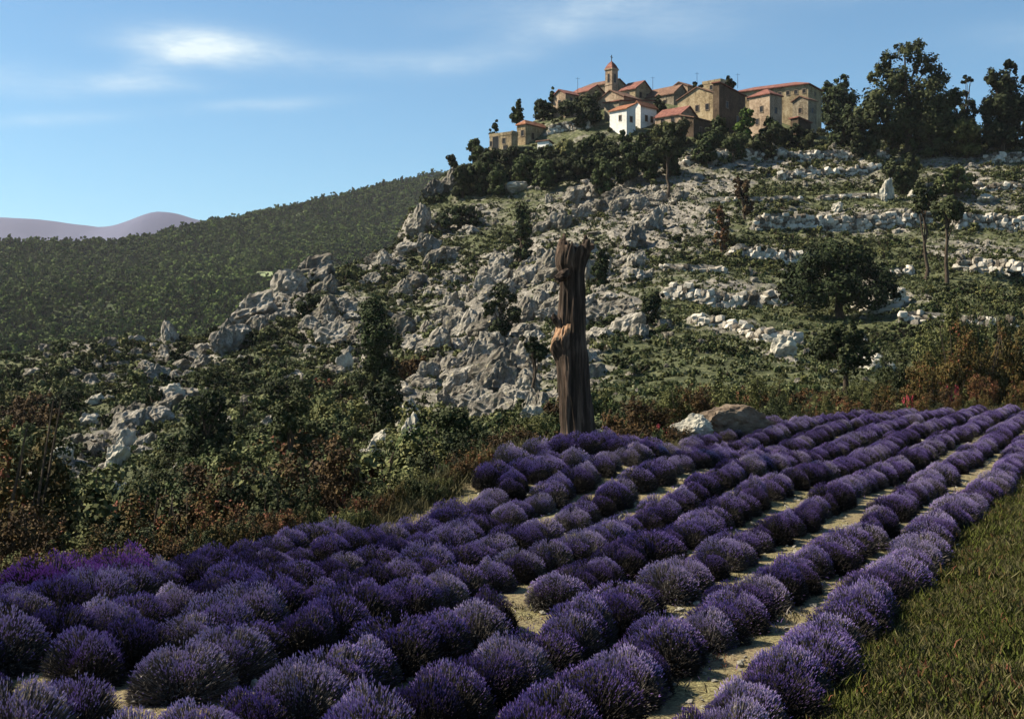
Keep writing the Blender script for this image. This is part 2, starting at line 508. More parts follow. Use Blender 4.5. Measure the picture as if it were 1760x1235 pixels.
def hill_v(u, y):
    u = np.asarray(u, float); y = np.asarray(y, float)
    u, y = np.broadcast_arrays(u, y)
    tab = np.stack([np.interp(y.ravel(), [p[0] for p in HILL[k]], [p[1] for p in HILL[k]]) for k in HU])
    i = np.clip(np.searchsorted(HU, u.ravel()) - 1, 0, len(HU) - 2)
    hu = np.array(HU, float)
    t = np.clip((u.ravel() - hu[i]) / (hu[i + 1] - hu[i]), 0, 1)
    t = t * t * (3 - 2 * t) * 0.5 + t * 0.5
    j = np.arange(len(i))
    return (tab[i, j] * (1 - t) + tab[i + 1, j] * t).reshape(u.shape)


def hill_hit(u, v, y0=28.0, y1=300.0):
    ys = np.linspace(y0, y1, 1400)
    vv = hill_v(np.full_like(ys, u), ys)
    k = np.argmax(vv <= v)
    return float(ys[k]) if (vv <= v).any() else None


# dry-stone walls: photo points of the wall's foot, wall height (m)
WALLS = [
    ([(1172, 290), (1240, 281), (1330, 276), (1430, 272), (1525, 270)], 1.7, 'long pale dry stone wall along the top terrace under the village'),
    ([(1335, 301), (1420, 296), (1510, 288)], 1.1, 'low broken stone wall just below the top terrace wall'),
    ([(1296, 394), (1360, 392), (1440, 390), (1530, 389), (1600, 391)], 2.1, 'tall rubble wall on the wide middle terrace'),
    ([(1640, 397), (1700, 399), (1775, 404)], 2.0, 'rubble wall beyond the two dark trunks on the middle terrace'),
    ([(1252, 440), (1320, 442), (1404, 444)], 1.6, 'shadowy stone wall below the wide middle terrace'),
    ([(1140, 512), (1220, 516), (1300, 520), (1375, 524)], 1.5, 'dry stone wall left of the broad dark evergreen'),
    ([(1188, 562), (1250, 570), (1310, 586), (1372, 592)], 0.9, 'low stone wall slanting down toward the lavender field'),
    ([(1640, 468), (1700, 472), (1775, 482)], 1.7, 'pale stone wall on the lower terrace behind the autumn bushes'),
    ([(940, 232), (972, 226), (1012, 223)], 1.5, 'pale retaining wall below the upper village trees'),
    ([(1205, 352), (1290, 350), (1375, 346)], .8, 'thin low wall on the grassy terrace under the top walls'),
    ([(1400, 342), (1470, 338), (1512, 338)], .8, 'thin low wall left of the pointed white slab'),
    ([(1420, 470), (1490, 468), (1570, 466)], .9, 'thin low wall behind the broad dark evergreen'),
    ([(1130, 470), (1190, 470), (1245, 472)], .8, 'short low wall left of the shadowy stone wall'),
    ([(1545, 560), (1640, 562), (1740, 566)], .9, 'thin low wall just above the autumn bushes'),
    ([(1580, 330), (1660, 328), (1770, 332)], .9, 'thin low wall on the upper right terrace'),
    ([(1690, 276), (1730, 274), (1775, 276)], 1.5, 'stone wall at the foot of the leaning dark tree'),
]
WALL_Y = []
for pts, h, lab in WALLS:
    WALL_Y.append(([p[0] for p in pts], [hill_hit(*p) for p in pts], h * 1.25))


def hill_z(x, y, detail=True):
    x = np.asarray(x, float); y = np.asarray(y, float)
    u = U0 + F * x / y
    z = (V0 - hill_v(u, y)) / F * y
    for us, ys, h in WALL_Y:
        yw = np.interp(u, us, ys)
        d = y - yw
        ed = np.clip(np.minimum(u - us[0], us[-1] - u) / 25.0 + 0.4, 0, 1) * ((u > us[0] - 8) & (u < us[-1] + 8))
        z = z + np.where((d > 0.15) & (d < 9), h * 0.92 * (1 - d / 9.0), 0) * ed
    if detail:
        rg = rocky(x, y)
        z = z + 1.1 * fbm2(x / 17, y / 17, 3, 3) * np.clip((y - 25) / 60, 0, 1)
        z = z + (0.25 + 1.0 * rg) * (ridged(x / 7.5 + 0.3 * y / 7.5, y / 11, x * 0, 3, 11) - 0.95) * np.clip((y - 30) / 40, 0, 1)
        z = z + (0.10 + 0.38 * rg) * fbm2(x / 1.6, y / 2.4, 3, 29) * np.clip((y - 30) / 40, 0, 1)
    inside = y < edge_y(x, y) + 2.0
    z = np.where(inside, np.minimum(z, field_z(x, y) - 0.6) if np.any(inside) else z, z)
    return z


# where bare limestone shows: photo column, row, half width, half height, weight
ROCKY = [(840, 620, 110, 90, 1.0), (700, 700, 60, 60, .7), (900, 460, 110, 45, 1.0), (1060, 350, 130, 45, 1.0), (1060, 450, 80, 45, .8), (1070, 540, 60, 50, .9),
         (470, 530, 90, 60, 1.0), (370, 590, 40, 45, 1.0), (560, 560, 60, 50, .8), (720, 350, 45, 70, 1.0), (650, 450, 50, 30, .9), (180, 760, 70, 70, .8),
         (1330, 272, 200, 12, .8), (1200, 310, 90, 25, .6), (1500, 380, 240, 18, .75), (1260, 500, 120, 16, .7), (1270, 570, 100, 18, .5), (1700, 440, 90, 30, .8),
         (1450, 300, 110, 15, .4), (1340, 430, 80, 25, .6), (1660, 290, 90, 40, .5), (1520, 510, 60, 25, .9), (1340, 620, 40, 25, .7), (1520, 625, 60, 30, .6), (800, 390, 60, 30, .7),
         (300, 600, 140, 35, .6), (150, 600, 100, 30, .5), (990, 600, 50, 70, .7), (760, 480, 60, 40, .8), (950, 690, 60, 40, .7), (1130, 380, 120, 60, .8), (980, 520, 90, 60, .8), (620, 600, 70, 50, .7), (840, 520, 90, 50, .9), (230, 640, 160, 40, .5), (1400, 470, 90, 40, .45), (1650, 330, 110, 40, .5)]
RK = []
for (u, v, a, b_, w) in ROCKY:
    y = hill_hit(u, v)
    if y is None: continue
    y2 = hill_hit(u, v - b_) or y + 25
    RK.append(((u - U0) / F * y, y, a / F * y, max(8.0, y2 - y), w))


def rocky(x, y):
    r = np.zeros(np.broadcast(x, y).shape)
    for (cx, cy, sx, sy, w) in RK:
        r = np.maximum(r, w * np.exp(-(((x - cx) / sx) ** 2 + ((y - cy) / sy) ** 2) * 0.9))
    return r


# ---------------------------------------------------------------- ground sheets
def grid_faces(nr, nc):
    i = np.arange(nr * nc).reshape(nr, nc)
    return np.stack([i[:-1, :-1].ravel(), i[:-1, 1:].ravel(), i[1:, 1:].ravel(), i[1:, :-1].ravel()], 1)


# the valley floor and everything to the horizon
g = 5700.0
xs = np.linspace(-g, g, 25); ys = np.linspace(-g, g, 25)
gx, gy = np.meshgrid(xs, ys)
gz = np.full_like(gx, -160.0)
tag(link('ground', mesh_np('ground', np.stack([gx, gy, gz], 2).reshape(-1, 3), grid_faces(25, 25), M['valley'])), kind='structure')

# hillside: fan-shaped grid, finer near the camera
nr, nc = 560, 640
yy = np.concatenate([np.linspace(14, 60, 70), np.linspace(60.5, 300, 430), np.linspace(302, 420, 60)])
uu = np.linspace(-500, 2260, nc)
GU, GY = np.meshgrid(uu, yy)
GX = (GU - U0) / F * GY
GZ = hill_z(GX, GY)
me = mesh_np('hillside', np.stack([GX, GY, GZ], 2).reshape(-1, 3), grid_faces(len(yy), nc), M['hillside'])
at = me.attributes.new('rocky', 'FLOAT', 'POINT'); at.data.foreach_set('value', rocky(GX, GY).ravel().astype(np.float32))
tag(link('hillside', me), kind='structure')

# lavender field soil
xs = np.arange(-22, 44, 0.30); ys = np.arange(-4, 70, 0.30)
gx, gy = np.meshgrid(xs, ys)
fz = field_z(gx, gy)
fz += 0.035 * fbm2(gx / 0.45, gy / 0.45, 3, 5)
over = np.clip(gy - (edge_y(gx, gy) + 1.6), 0, 8)
fz -= over * 0.9
bd = np.clip(bank_d(gx, gy), 0, 50)
fz -= np.clip(bd - 0.2, 0, 1) * 0.5
tag(link('lavender_field_soil', mesh_np('lavender_field_soil', np.stack([gx, gy, fz], 2).reshape(-1, 3), grid_faces(len(ys), len(xs)), M['soil'], smooth=True)), kind='structure')


# grass bank beside the last row, rising to where the photographer stands
def bank_z(x, y):
    d = bank_d(x, y)
    z = field_z(x, y) + 0.02 + 0.20 * np.clip(d, 0, 2.2) + 0.05 * np.clip(d - 2.2, 0, 30)
    z += 0.05 * fbm2(np.asarray(x, float) / 0.8, np.asarray(y, float) / 0.8, 3, 8)
    k = np.clip((5.5 - np.asarray(y, float)) / 4.0, 0, 1) * np.clip(d / 1.8, 0, 1)
    return z * (1 - k) + k * -1.65


ds = np.linspace(-0.25, 26, 90); ts = np.linspace(-6, 75, 190)
gd, gt = np.meshgrid(ds, ts)
bx = X_ROW0 + 0.62 + ROW_DX * gt + gd * RN
bz = bank_z(bx, gt) - np.where(gd < 0, 0.12, 0)
tag(link('grass_bank', mesh_np('grass_bank', np.stack([bx, gt, bz], 2).reshape(-1, 3), grid_faces(len(ts), len(ds)), M['bank'], smooth=True)), kind='structure')

# forested slope across the valley
FC_U = [-700, -200, 0, 200, 260, 330, 400, 500, 600, 740, 850, 1000, 1300, 2200]
FC_V = [440, 425, 421, 418, 410, 391, 380, 359, 338, 303, 285, 280, 320, 330]
FC_Y = [1050, 1080, 1100, 1120, 1150, 1200, 1240, 1300, 1350, 1420, 1450, 1450, 1450, 1450]


def forest_z(u, y):
    yc = np.interp(u, FC_U, FC_Y); vc = np.interp(u, FC_U, FC_V)
    yb = 380.0; vb = 700.0
    t = (y - yb) / (yc - yb)
    v = vb + (vc - vb) * np.where(t < 1, np.sign(t) * np.abs(t) ** 0.80, 1 - (t - 1) * 0.9)
    x = (u - U0) / F * y
    z = (V0 - v) / F * y
    return z + 9 * fbm2(x / 130, y / 150, 3, 41) * np.clip(t * 2, 0, 1) * np.clip((1.02 - t) * 6, 0.12, 1)


yy = np.linspace(330, 1900, 150); uu = np.linspace(-700, 2200, 190)
GU, GY = np.meshgrid(uu, yy)
tag(link('forest_slope', mesh_np('forest_slope', np.stack([(GU - U0) / F * GY, GY, forest_z(GU, GY)], 2).reshape(-1, 3), grid_faces(len(yy), len(uu)), M['forest_floor'], smooth=True)), kind='structure')

# far mountains
MU = [-1500, -900, -400, -120, 0, 60, 110, 170, 205, 240, 268, 300, 335, 380, 440, 520, 700, 1000, 1500, 2200, 3000]
MV = [400, 388, 392, 380, 375, 376, 382, 391, 389, 377, 364, 367, 376, 388, 400, 410, 392, 410, 385, 400, 400]
yy = np.linspace(3000, 5600, 60); uu = np.linspace(-1500, 3000, 400)
GU, GY = np.meshgrid(uu, yy)
from_c = np.clip(1 - np.abs(GY - 4200) / 1150.0, 0, 1)
from_c = from_c * from_c * (3 - 2 * from_c)
GX = (GU - U0) / F * GY
mu = U0 + F * GX / 4200.0
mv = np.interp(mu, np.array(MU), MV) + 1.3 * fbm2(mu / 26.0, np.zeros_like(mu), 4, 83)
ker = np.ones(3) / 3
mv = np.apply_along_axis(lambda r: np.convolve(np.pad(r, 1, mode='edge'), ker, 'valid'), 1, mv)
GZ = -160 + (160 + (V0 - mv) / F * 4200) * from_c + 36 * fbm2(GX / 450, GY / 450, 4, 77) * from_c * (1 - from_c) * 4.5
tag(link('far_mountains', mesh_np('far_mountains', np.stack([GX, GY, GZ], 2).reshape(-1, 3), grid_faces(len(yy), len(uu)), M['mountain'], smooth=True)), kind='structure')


# ---------------------------------------------------------------- scatter of uncountable stuff
def scatter(name, pts, rots, scls, sources, label, cat):
    me = bpy.data.meshes.new(name)
    pts = np.asarray(pts, np.float32)
    me.vertices.add(len(pts)); me.vertices.foreach_set('co', pts.ravel())
    for an, data in (('rot', rots), ('scl', scls)):
        a = me.attributes.new(an, 'FLOAT_VECTOR', 'POINT'); a.data.foreach_set('vector', np.asarray(data, np.float32).ravel())
    a = me.attributes.new('pick', 'INT', 'POINT'); a.data.foreach_set('value', rng.integers(0, len(sources), len(pts)).astype(np.int32))
    me.update()
    o = link(name, me)
    c = bpy.data.collections.new(name + '_sources')
    for i, s in enumerate(sources):
        c.objects.link(bpy.data.objects.new('%s_source_%02d' % (name, i), s))
    ng = bpy.data.node_groups.new(name, 'GeometryNodeTree')
    ng.interface.new_socket('Geometry', in_out='INPUT', socket_type='NodeSocketGeometry')
    ng.interface.new_socket('Geometry', in_out='OUTPUT', socket_type='NodeSocketGeometry')
    gi = ng.nodes.new('NodeGroupInput'); go = ng.nodes.new('NodeGroupOutput')
    ip = ng.nodes.new('GeometryNodeInstanceOnPoints')
    ci = ng.nodes.new('GeometryNodeCollectionInfo')
    ci.inputs['Collection'].default_value = c
    ci.inputs['Separate Children'].default_value = True
    ci.inputs['Reset Children'].default_value = True
    ip.inputs['Pick Instance'].default_value = True

    def na(nm, t):
        n = ng.nodes.new('GeometryNodeInputNamedAttribute'); n.data_type = t; n.inputs['Name'].default_value = nm
        return n.outputs['Attribute']
    ng.links.new(gi.outputs[0], ip.inputs['Points'])
    ng.links.new(ci.outputs[0], ip.inputs['Instance'])
    ng.links.new(na('pick', 'INT'), ip.inputs['Instance Index'])
    ng.links.new(na('rot', 'FLOAT_VECTOR'), ip.inputs['Rotation'])
    ng.links.new(na('scl', 'FLOAT_VECTOR'), ip.inputs['Scale'])
    ng.links.new(ip.outputs[0], go.inputs[0])
    md = o.modifiers.new('scatter', 'NODES'); md.node_group = ng
    tag(o, label, cat, kind='stuff')
    return o


def rotz(n, tilt=0.0):
    r = np.zeros((n, 3)); r[:, 2] = rng.uniform(0, 2 * PI, n)
    if tilt: r[:, :2] = rng.normal(0, tilt, (n, 2))
    return r


# ---------------------------------------------------------------- foliage
def unit(v):
    return v / np.maximum(np.linalg.norm(v, axis=-1, keepdims=True), 1e-9)


def leaves(pos, nrm, size, aspect=0.6, r=rng):
    """one four-cornered leaf at each pos, facing roughly nrm"""
    n = len(pos)
    a = unit(np.cross(nrm, r.normal(size=(n, 3)))); b = unit(np.cross(nrm, a))
    s = np.asarray(size).reshape(-1, 1) * r.uniform(0.6, 1.3, (n, 1))
    v = np.stack([pos - a * s, pos + b * s * aspect, pos + a * s, pos - b * s * aspect], 1).reshape(-1, 3)
    f = np.arange(n * 4).reshape(n, 4)
    return v, f


def crown_pts(n, lobes, r=rng, fill=0.75, ragged=0.16):
    """points spread through a crown made of many clumps; lobes = list of (cx,cy,cz,rx,ry,rz)"""
    lob = np.array(lobes, float)
    vol = (lob[:, 3] * lob[:, 4] * lob[:, 5]) ** 0.67
    nclump = max(6, int(n / 42))
    li = r.choice(len(lob), nclump, p=vol / vol.sum())
    d = unit(r.normal(size=(nclump, 3)))
    rad = r.uniform(0.15, 0.9, (nclump, 1)) ** (1 - fill * 0.6)
    cc = lob[li, :3] + d * rad * lob[li, 3:6]
    cr = lob[li, 3:6].mean(1) * r.uniform(0.20, 0.46, nclump) * (1 + ragged)
    ci = r.integers(0, nclump, n)
    off = r.normal(size=(n, 3)); off = unit(off) * r.uniform(0.2, 1.0, (n, 1))
    pos = cc[ci] + off * cr[ci][:, None]
    nrm = unit(unit(pos - lob[li[ci], :3]) * 0.7 + off * 0.6 + r.normal(size=(n, 3)) * 0.45 + np.array([0, 0, 0.25]))
    ct = r.uniform(0.15, 0.85, nclump)
    tint = np.clip(ct[ci] * 0.6 + r.uniform(0, 0.5, n), 0, 1)
    return pos, nrm, tint


def tube(path, radii, seg=7):
    """tapered tube along path -> verts, quads"""
    path = np.asarray(path, float); n = len(path)
    t = np.gradient(path, axis=0); t = unit(t)
    ref = np.where(np.abs(t[:, 2:3]) > 0.9, np.array([[1.0, 0, 0]]), np.array([[0, 0, 1.0]]))
    a = unit(np.cross(t, ref)); b = np.cross(t, a)
    th = np.linspace(0, 2 * PI, seg, endpoint=False)
    v = path[:, None] + (a[:, None] * np.cos(th)[None, :, None] + b[:, None] * np.sin(th)[None, :, None]) * np.asarray(radii)[:, None, None]
    f = []
    for i in range(n - 1):
        for j in range(seg):
            k = (j + 1) % seg
            f.append((i * seg + j, i * seg + k, (i + 1) * seg + k, (i + 1) * seg + j))
    return v.reshape(-1, 3), np.array(f)


def merge(parts):
    vs, fs, o = [], [], 0
    for v, f in parts:
        vs.append(v); fs.append(f + o); o += len(v)
    return np.concatenate(vs), np.concatenate(fs)


def trunk_mesh(name, h, r0, lobes, rr, lean=(0, 0), limbs=5, mat='bark'):
    """trunk to height h with limbs reaching into the crown's lobes"""
    k = 7
    t = np.linspace(0, 1, k)[:, None]
    path = np.concatenate([lean[0] * t ** 1.4 + rr.normal(0, 0.02 * h, (k, 1)) * (t > 0), lean[1] * t ** 1.4 + rr.normal(0, 0.02 * h, (k, 1)) * (t > 0), t * h - 0.15], 1)
    rad = r0 * (1.25 - 0.75 * t[:, 0]); rad[0] *= 1.25
    parts = [tube(path, rad, 9)]
    for i in range(limbs):
        L = lobes[i % len(lobes)]
        s = path[rr.integers(k // 2, k)]
        d = unit(rr.normal(size=3)); d[2] = abs(d[2]) * 0.6
        e = np.array(L[:3]) + d * np.array(L[3:6]) * 0.7
        tt = np.linspace(0, 1, 5)[:, None]
        mid = s + (e - s) * tt + np.array([0, 0, 1]) * (np.sin(tt * PI) * 0.12 * np.linalg.norm(e - s)) + rr.normal(0, 0.03 * np.linalg.norm(e - s), (5, 3)) * np.sin(tt * PI)
        parts.append(tube(mid, r0 * np.linspace(0.5, 0.10, 5), 6))
    v, f = merge(parts)
    return mesh_np(name, v, f, M[mat], smooth=True)


def make_tree(name, label, cat, base, height, width, leaf, n, mat, seed, trunk_h=0.35, lobes=None, r0=None, group=None, depth=None, lean=(0, 0), limbs=7):
    """tree thing: empty > trunk, crown.  lobes in units of width/height over the crown box"""
    rr = np.random.default_rng(seed)
    root = bpy.data.objects.new(name, None); COL.objects.link(root)
    root.empty_display_size = 0.5
    root.location = base
    root.rotation_euler = (0, 0, 0)
    w = width / 2; dp = (depth or width) / 2
    if lobes is None:
        lobes = []
        for i in range(9):
            a = rr.uniform(0, 2 * PI); q = rr.uniform(0.15, 0.62)
            zc = (.14, .22, .3, .45, .55, .65, .72, .8, .5)[i] if trunk_h < .15 else rr.uniform(0.28, 0.80)
            sh = 1 - abs(zc - 0.5) * 0.9
            lobes.append((math.cos(a) * q * sh, math.sin(a) * q * sh, zc, rr.uniform(.3, .45), rr.uniform(.3, .45), rr.uniform(.14, .22)))
    ch0 = height * trunk_h; chh = height - ch0
    L = [(l[0] * w, l[1] * dp, ch0 + l[2] * chh, l[3] * w, l[4] * dp, l[5] * chh) for l in lobes]
    n = int(n * 1.35); leaf *= 1.12
    pos, nrm, tint = crown_pts(n, L, rr)
    pos[:, 2] = np.maximum(pos[:, 2], 0.03 * height)
    v, f = leaves(pos, nrm, leaf, 0.62, rr)
    link('crown', mesh_np('crown', v, f, M[mat], tint), root)
    th = max(ch0 + chh * 0.35, height * 0.4)
    link('trunk', trunk_mesh('trunk', th, r0 or width * 0.03 + 0.05, L, rr, lean, limbs), root)
    tag(root, label, cat, group)
    return root


def bush_mesh(name, n, leaf, mat, seed, rx=1.0, rz=0.85, stems=True, nl=7):
    """unit shrub (radius about 1), leaves down to the ground"""
    rr = np.random.default_rng(seed)
    lobes = [(0, 0, 0.40 * rz, .6, .6, .42 * rz)]
    for i in range(nl):
        a = rr.uniform(0, 2 * PI); q = rr.uniform(.35, .72) * rx
        lobes.append((math.cos(a) * q, math.sin(a) * q, rr.uniform(.18, .85) * rz, rr.uniform(.25, .42), rr.uniform(.25, .42), rr.uniform(.22, .38) * rz))
    pos, nrm, tint = crown_pts(n, lobes, rr)
    pos[:, 2] = np.abs(pos[:, 2]) - 0.06
    v, f = leaves(pos, nrm, leaf, 0.65, rr)
    idx = np.zeros(len(f), int)
    if stems:
        parts = [(v, f)]
        for i in range(5):
            a = rr.uniform(0, 2 * PI); q = rr.uniform(.2, .6)
            e = np.array([math.cos(a) * q, math.sin(a) * q, rr.uniform(.5, .95) * rz])
            t = np.linspace(0, 1, 4)[:, None]
            p = np.array([0, 0, -0.15]) + (e + np.array([0, 0, .15])) * t + rr.normal(0, .03, (4, 3)) * t
            parts.append(tube(p, np.linspace(.035, .010, 4), 5))
        v, f = merge(parts)
        idx = np.concatenate([idx, np.ones(len(f) - len(idx), int)])
        tint = np.concatenate([tint, np.full(len(f) - len(tint), .5)])
    return mesh_np(name, v, f, None, tint, mat_idx=idx, mats=[M[mat], M['bark']])


# ---------------------------------------------------------------- rocks
def rock_mesh(name, seed, mat, sub=4, sx=1.0, sy=0.8, sz=1.0, cuts=9, groove=0.18, lean=0.25, planes=()):
    rr = np.random.default_rng(seed)
    bm = bmesh.new(); bmesh.ops.create_icosphere(bm, subdivisions=sub, radius=1.0)
    v = np.array([p.co[:] for p in bm.verts]); f = np.array([[q.index for q in p.verts] for p in bm.faces])
    bm.free()
    for i in range(cuts):
        n = unit(rr.normal(size=3)); d = rr.uniform(.55, .85)
        s = v @ n - d
        v = v - np.where(s > 0, s, 0)[:, None] * n * 0.92
    for (n, d) in planes:
        n = unit(np.array(n, float)); q = v @ n - d
        v = v - np.where(q > 0, q, 0)[:, None] * n * 0.96
    o = seed * 3.7
    k = 1 + 0.22 * fbm(v[:, 0] * 1.5 + o, v[:, 1] * 1.5, v[:, 2] * 1.5, 3, seed)
    gr = ridged(v[:, 0] * 2.6 + o, v[:, 1] * 2.6, v[:, 2] * 0.8, 3, seed + 5) - 1.0
    k = k + groove * gr + 0.10 * fbm(v[:, 0] * 5 + o, v[:, 1] * 5, v[:, 2] * 4, 4, seed + 9, 2.1, .6)
    v = v * k[:, None] * np.array([sx, sy, sz])
    v[:, 0] += lean * v[:, 2]
    return mesh_np(name, v, f, M[mat])


ROCKS = [rock_mesh('limestone_rock', 100 + i, 'rock', 4, 1.0, .8, [.7, .85, 1.0, .6, .8, 1.1, .65, .9][i], 9, [.16, .22, .26, .14, .2, .28, .15, .2][i], [.1, .15, .2, .1, .1, .15, 0, .12][i]) for i in range(8)]
SMALL = [rock_mesh('rubble', 200 + i, 'rock', 2, 1.0, .85, .7, 6, .1, 0.1) for i in range(5)]

GRP_R = 'limestone rocks on the hillside'


def hz1(x, y):
    return float(hill_z(np.array([x]), np.array([y]))[0])


# candidate rocks, spread over the ground and kept where limestone shows
n = 34000
cx = rng.uniform(-115, 125, n); cy = rng.uniform(38, 262, n)
cu = U0 + F * cx / cy
rg = rocky(cx, cy)
keep = (cu > -160) & (cu < 1900) & (rng.uniform(0, 1, n) < (rg ** 1.3 * 0.62 + 0.03) * np.where(cu > 1150, .55, 1.0)) & (cy > edge_y(cx, cy) + 8)
cx, cy, cu, rg = cx[keep], cy[keep], cu[keep], rg[keep]
cs = rng.gamma(2.2, 0.34, len(cx)) * (0.45 + 0.75 * rg) + 0.22
cs = np.minimum(cs * .8, 1.7) * np.where(cu > 1130, .72, 1.0)
cz = hill_z(cx, cy)
vis = (cu > -20) & (cu < 1780)
order = np.argsort(-np.where(vis, cs / cy, 0))
big = order[:290]; rest = order[290:]
for i in big:
    s = cs[i]
    o = link('limestone_rock', ROCKS[int(rng.integers(0, 8))], None, (cx[i], cy[i], cz[i] + 0.18 * s), (rng.normal(0, .12), rng.normal(.05, .12), rng.normal(0, .5)), (s * rng.uniform(.8, 1.25), s * rng.uniform(.8, 1.2), s * rng.uniform(.8, 1.35)))
    where = 'in the scrub left of the pale outcrops' if cu[i] < 700 else ('on the steep slope around the dead trunk' if cu[i] < 1120 else 'on the terraces below the castle')
    tag(o, 'pale grey weathered limestone rock %s' % where, 'rock', GRP_R)
s = cs[rest]
scatter('limestone_rubble', np.stack([cx[rest], cy[rest], cz[rest] + 0.12 * s], 1), rotz(len(rest), .15), np.stack([s, s * rng.uniform(.7, 1.2, len(s)), s * rng.uniform(.7, 1.25, len(s))], 1), ROCKS, 'scattered limestone rubble between the hillside shrubs', 'rubble')

# named crags and pale blocks
CR = [  # u, v of foot, width m, height m, rocks variant, yaw, tilt, label
    (395, 600, 6.5, 4.5, 1, .3, -.5, 'low grey crag at the foot of the slanting rock spur'),
    (440, 560, 7.5, 5.0, 2, .4, -.6, 'grey crag on the lower part of the slanting spur'),
    (492, 520, 8.0, 5.5, 5, .3, -.6, 'grey slanting crag midway up the rock spur'),
    (540, 488, 8.0, 5.0, 2, .5, -.5, 'flat topped crag at the upper end of the rock spur'),
    (365, 575, 4.0, 4.6, 5, .2, .0, 'upright pale pinnacle standing below the rock spur'),
    (382, 605, 3.0, 4.5, 2, .9, .1, 'narrow pale pinnacle leaning beside another below the spur'),
    (722, 405, 5.0, 6.5, 5, .2, .0, 'tall cliff buttress at the hill edge above the valley'),
    (745, 345, 5.0, 5.5, 2, .7, .0, 'grey cliff knob high on the hill edge under the village trees'),
    (775, 330, 4.0, 5.0, 5, .4, .1, 'upright cliff pillar below the leftmost ruin'),
    (700, 440, 5.0, 3.5, 4, .7, -.3, 'stepped rock ledge at the hill edge above the spur'),
    (655, 455, 5.0, 2.6, 0, .1, -.3, 'low rock ledge leading from the spur to the cliff'),
]
for (u, v, w, h, k, yaw, tilt, lab) in CR:
    y = hill_hit(u, v)
    if y is None: continue
    x = (u - U0) / F * y
    o = link('limestone_crag', ROCKS[k], None, (x, y, hz1(x, y) + h * .28), (0, tilt * .6, yaw), (w / 2, w / 2.2, h / 2 * 1.0))
    tag(o, lab, 'crag')
WB = [  # white blocks: u, v, width px, height px, label
    (1527, 345, 26, 30, 'bright white pointed stone slab on the upper terrace'), (1575, 342, 36, 14, 'small white block beside the pointed white slab'),
    (592, 632, 24, 26, 'bright white boulder among dark green bushes'), (472, 668, 18, 22, 'small white boulder among brown scrub'),
    (1520, 528, 100, 34, 'large pale flat block under the broad dark evergreen'), (1350, 620, 42, 32, 'pale rock at the foot of the low slanting wall'),
    (1500, 640, 70, 34, 'pale stones half hidden by the dark small tree'), (150, 725, 34, 26, 'white boulder topping a rock cluster in autumn scrub'),
    (110, 785, 40, 26, 'white boulder low in the rock cluster beside brown bushes'), (200, 800, 40, 40, 'upright white boulder in the rock cluster'),
    (190, 850, 40, 26, 'dull pale rock below the white boulders'), (700, 740, 36, 60, 'upright pale rock behind the red leaved bush'),
    (715, 795, 40, 55, 'tall pale rock just left of the dark bush by the trunk'), (665, 760, 50, 30, 'slanting pale rock in brown scrub'), (915, 735, 46, 26, 'pale rock just left of the dead trunk'),
    (890, 330, 40, 14, 'pale flat ledge under the hedge of village trees'), (300, 690, 40, 30, 'grey rounded rock in the middle of the left scrub'),
    (165, 690, 26, 16, 'small white stone above the rock cluster'), (305, 812, 14, 12, 'tiny white stone alone in olive scrub'), (215, 760, 30, 34, 'narrow pale boulder at the right of the rock cluster'), (640, 800, 34, 26, 'low pale rock at the field edge near crimson leaves'), (1440, 365, 22, 14, 'white stone on top of the tall rubble wall terrace'), (1690, 345, 30, 14, 'small white stone on the upper right terrace')]
WBP = []
for i, (u, v, wp, hp, lab) in enumerate(WB):
    y = hill_hit(u, v) or 60
    WBP.append((u, y, wp))
    x = (u - U0) / F * y; px = y / F
    o = link('pale_boulder', rock_mesh('pale_boulder', 300 + i, 'white_rock', 4, 1, .8, 1, 10, .2, .15), None, (x, y, hz1(x, y) + hp * px * .42), (0, 0, rng.uniform(0, 1)), (wp * px / 2 * 1.25, wp * px / 2, hp * px / 2 * 1.5))
    tag(o, lab, 'boulder')

# sculpted limestone face behind and left of the trunk: tall fins
FIN = [(735, 640), (765, 625), (748, 600), (790, 660), (800, 610), (820, 690), (845, 660), (870, 640), (885, 680), (850, 700), (905, 660), (880, 610), (780, 560), (760, 540), (730, 570), (715, 600),
       (830, 480), (850, 470), (870, 500), (905, 480), (930, 520), (1040, 545), (1060, 560), (1075, 525), (1090, 470), (1060, 430), (1030, 460), (930, 390), (960, 380), (1000, 370), (1040, 360), (1070, 350), (1100, 340), (1090, 400), (1120, 380),
       (990, 330), (1030, 320), (1060, 330), (1130, 330), (1170, 330), (600, 600), (575, 580), (560, 545), (620, 560), (690, 560), (640, 480), (690, 500), (720, 480)]
for _ in range(46):
    c_ = [(835, 620, 95, 75), (900, 470, 90, 40), (1050, 370, 110, 50), (760, 420, 50, 60), (560, 540, 60, 45)][int(rng.choice(5, p=[.4, .18, .18, .14, .10]))]
    FIN.append((c_[0] + rng.normal(0, .5) * c_[2], c_[1] + rng.normal(0, .5) * c_[3]))
for i, (u, v) in enumerate(FIN):
    y = hill_hit(u, v + 12) or 120.0; x = (u - U0) / F * y
    w = rng.uniform(1.0, 1.9) * (y / 120) ** .5; h = w * rng.uniform(.85, 1.25)
    o = link('limestone_fin', ROCKS[[1, 2, 5, 7][i % 4]], None, (x, y, hz1(x, y) + h * .35), (rng.normal(0, .1), rng.normal(.25, .12), rng.normal(.3, .5)), (w, w * .9, h))
    tag(o, 'upright grooved limestone outcrop leaning out of the steep rocky slope', 'outcrop', 'upright limestone outcrops on the steep slope')


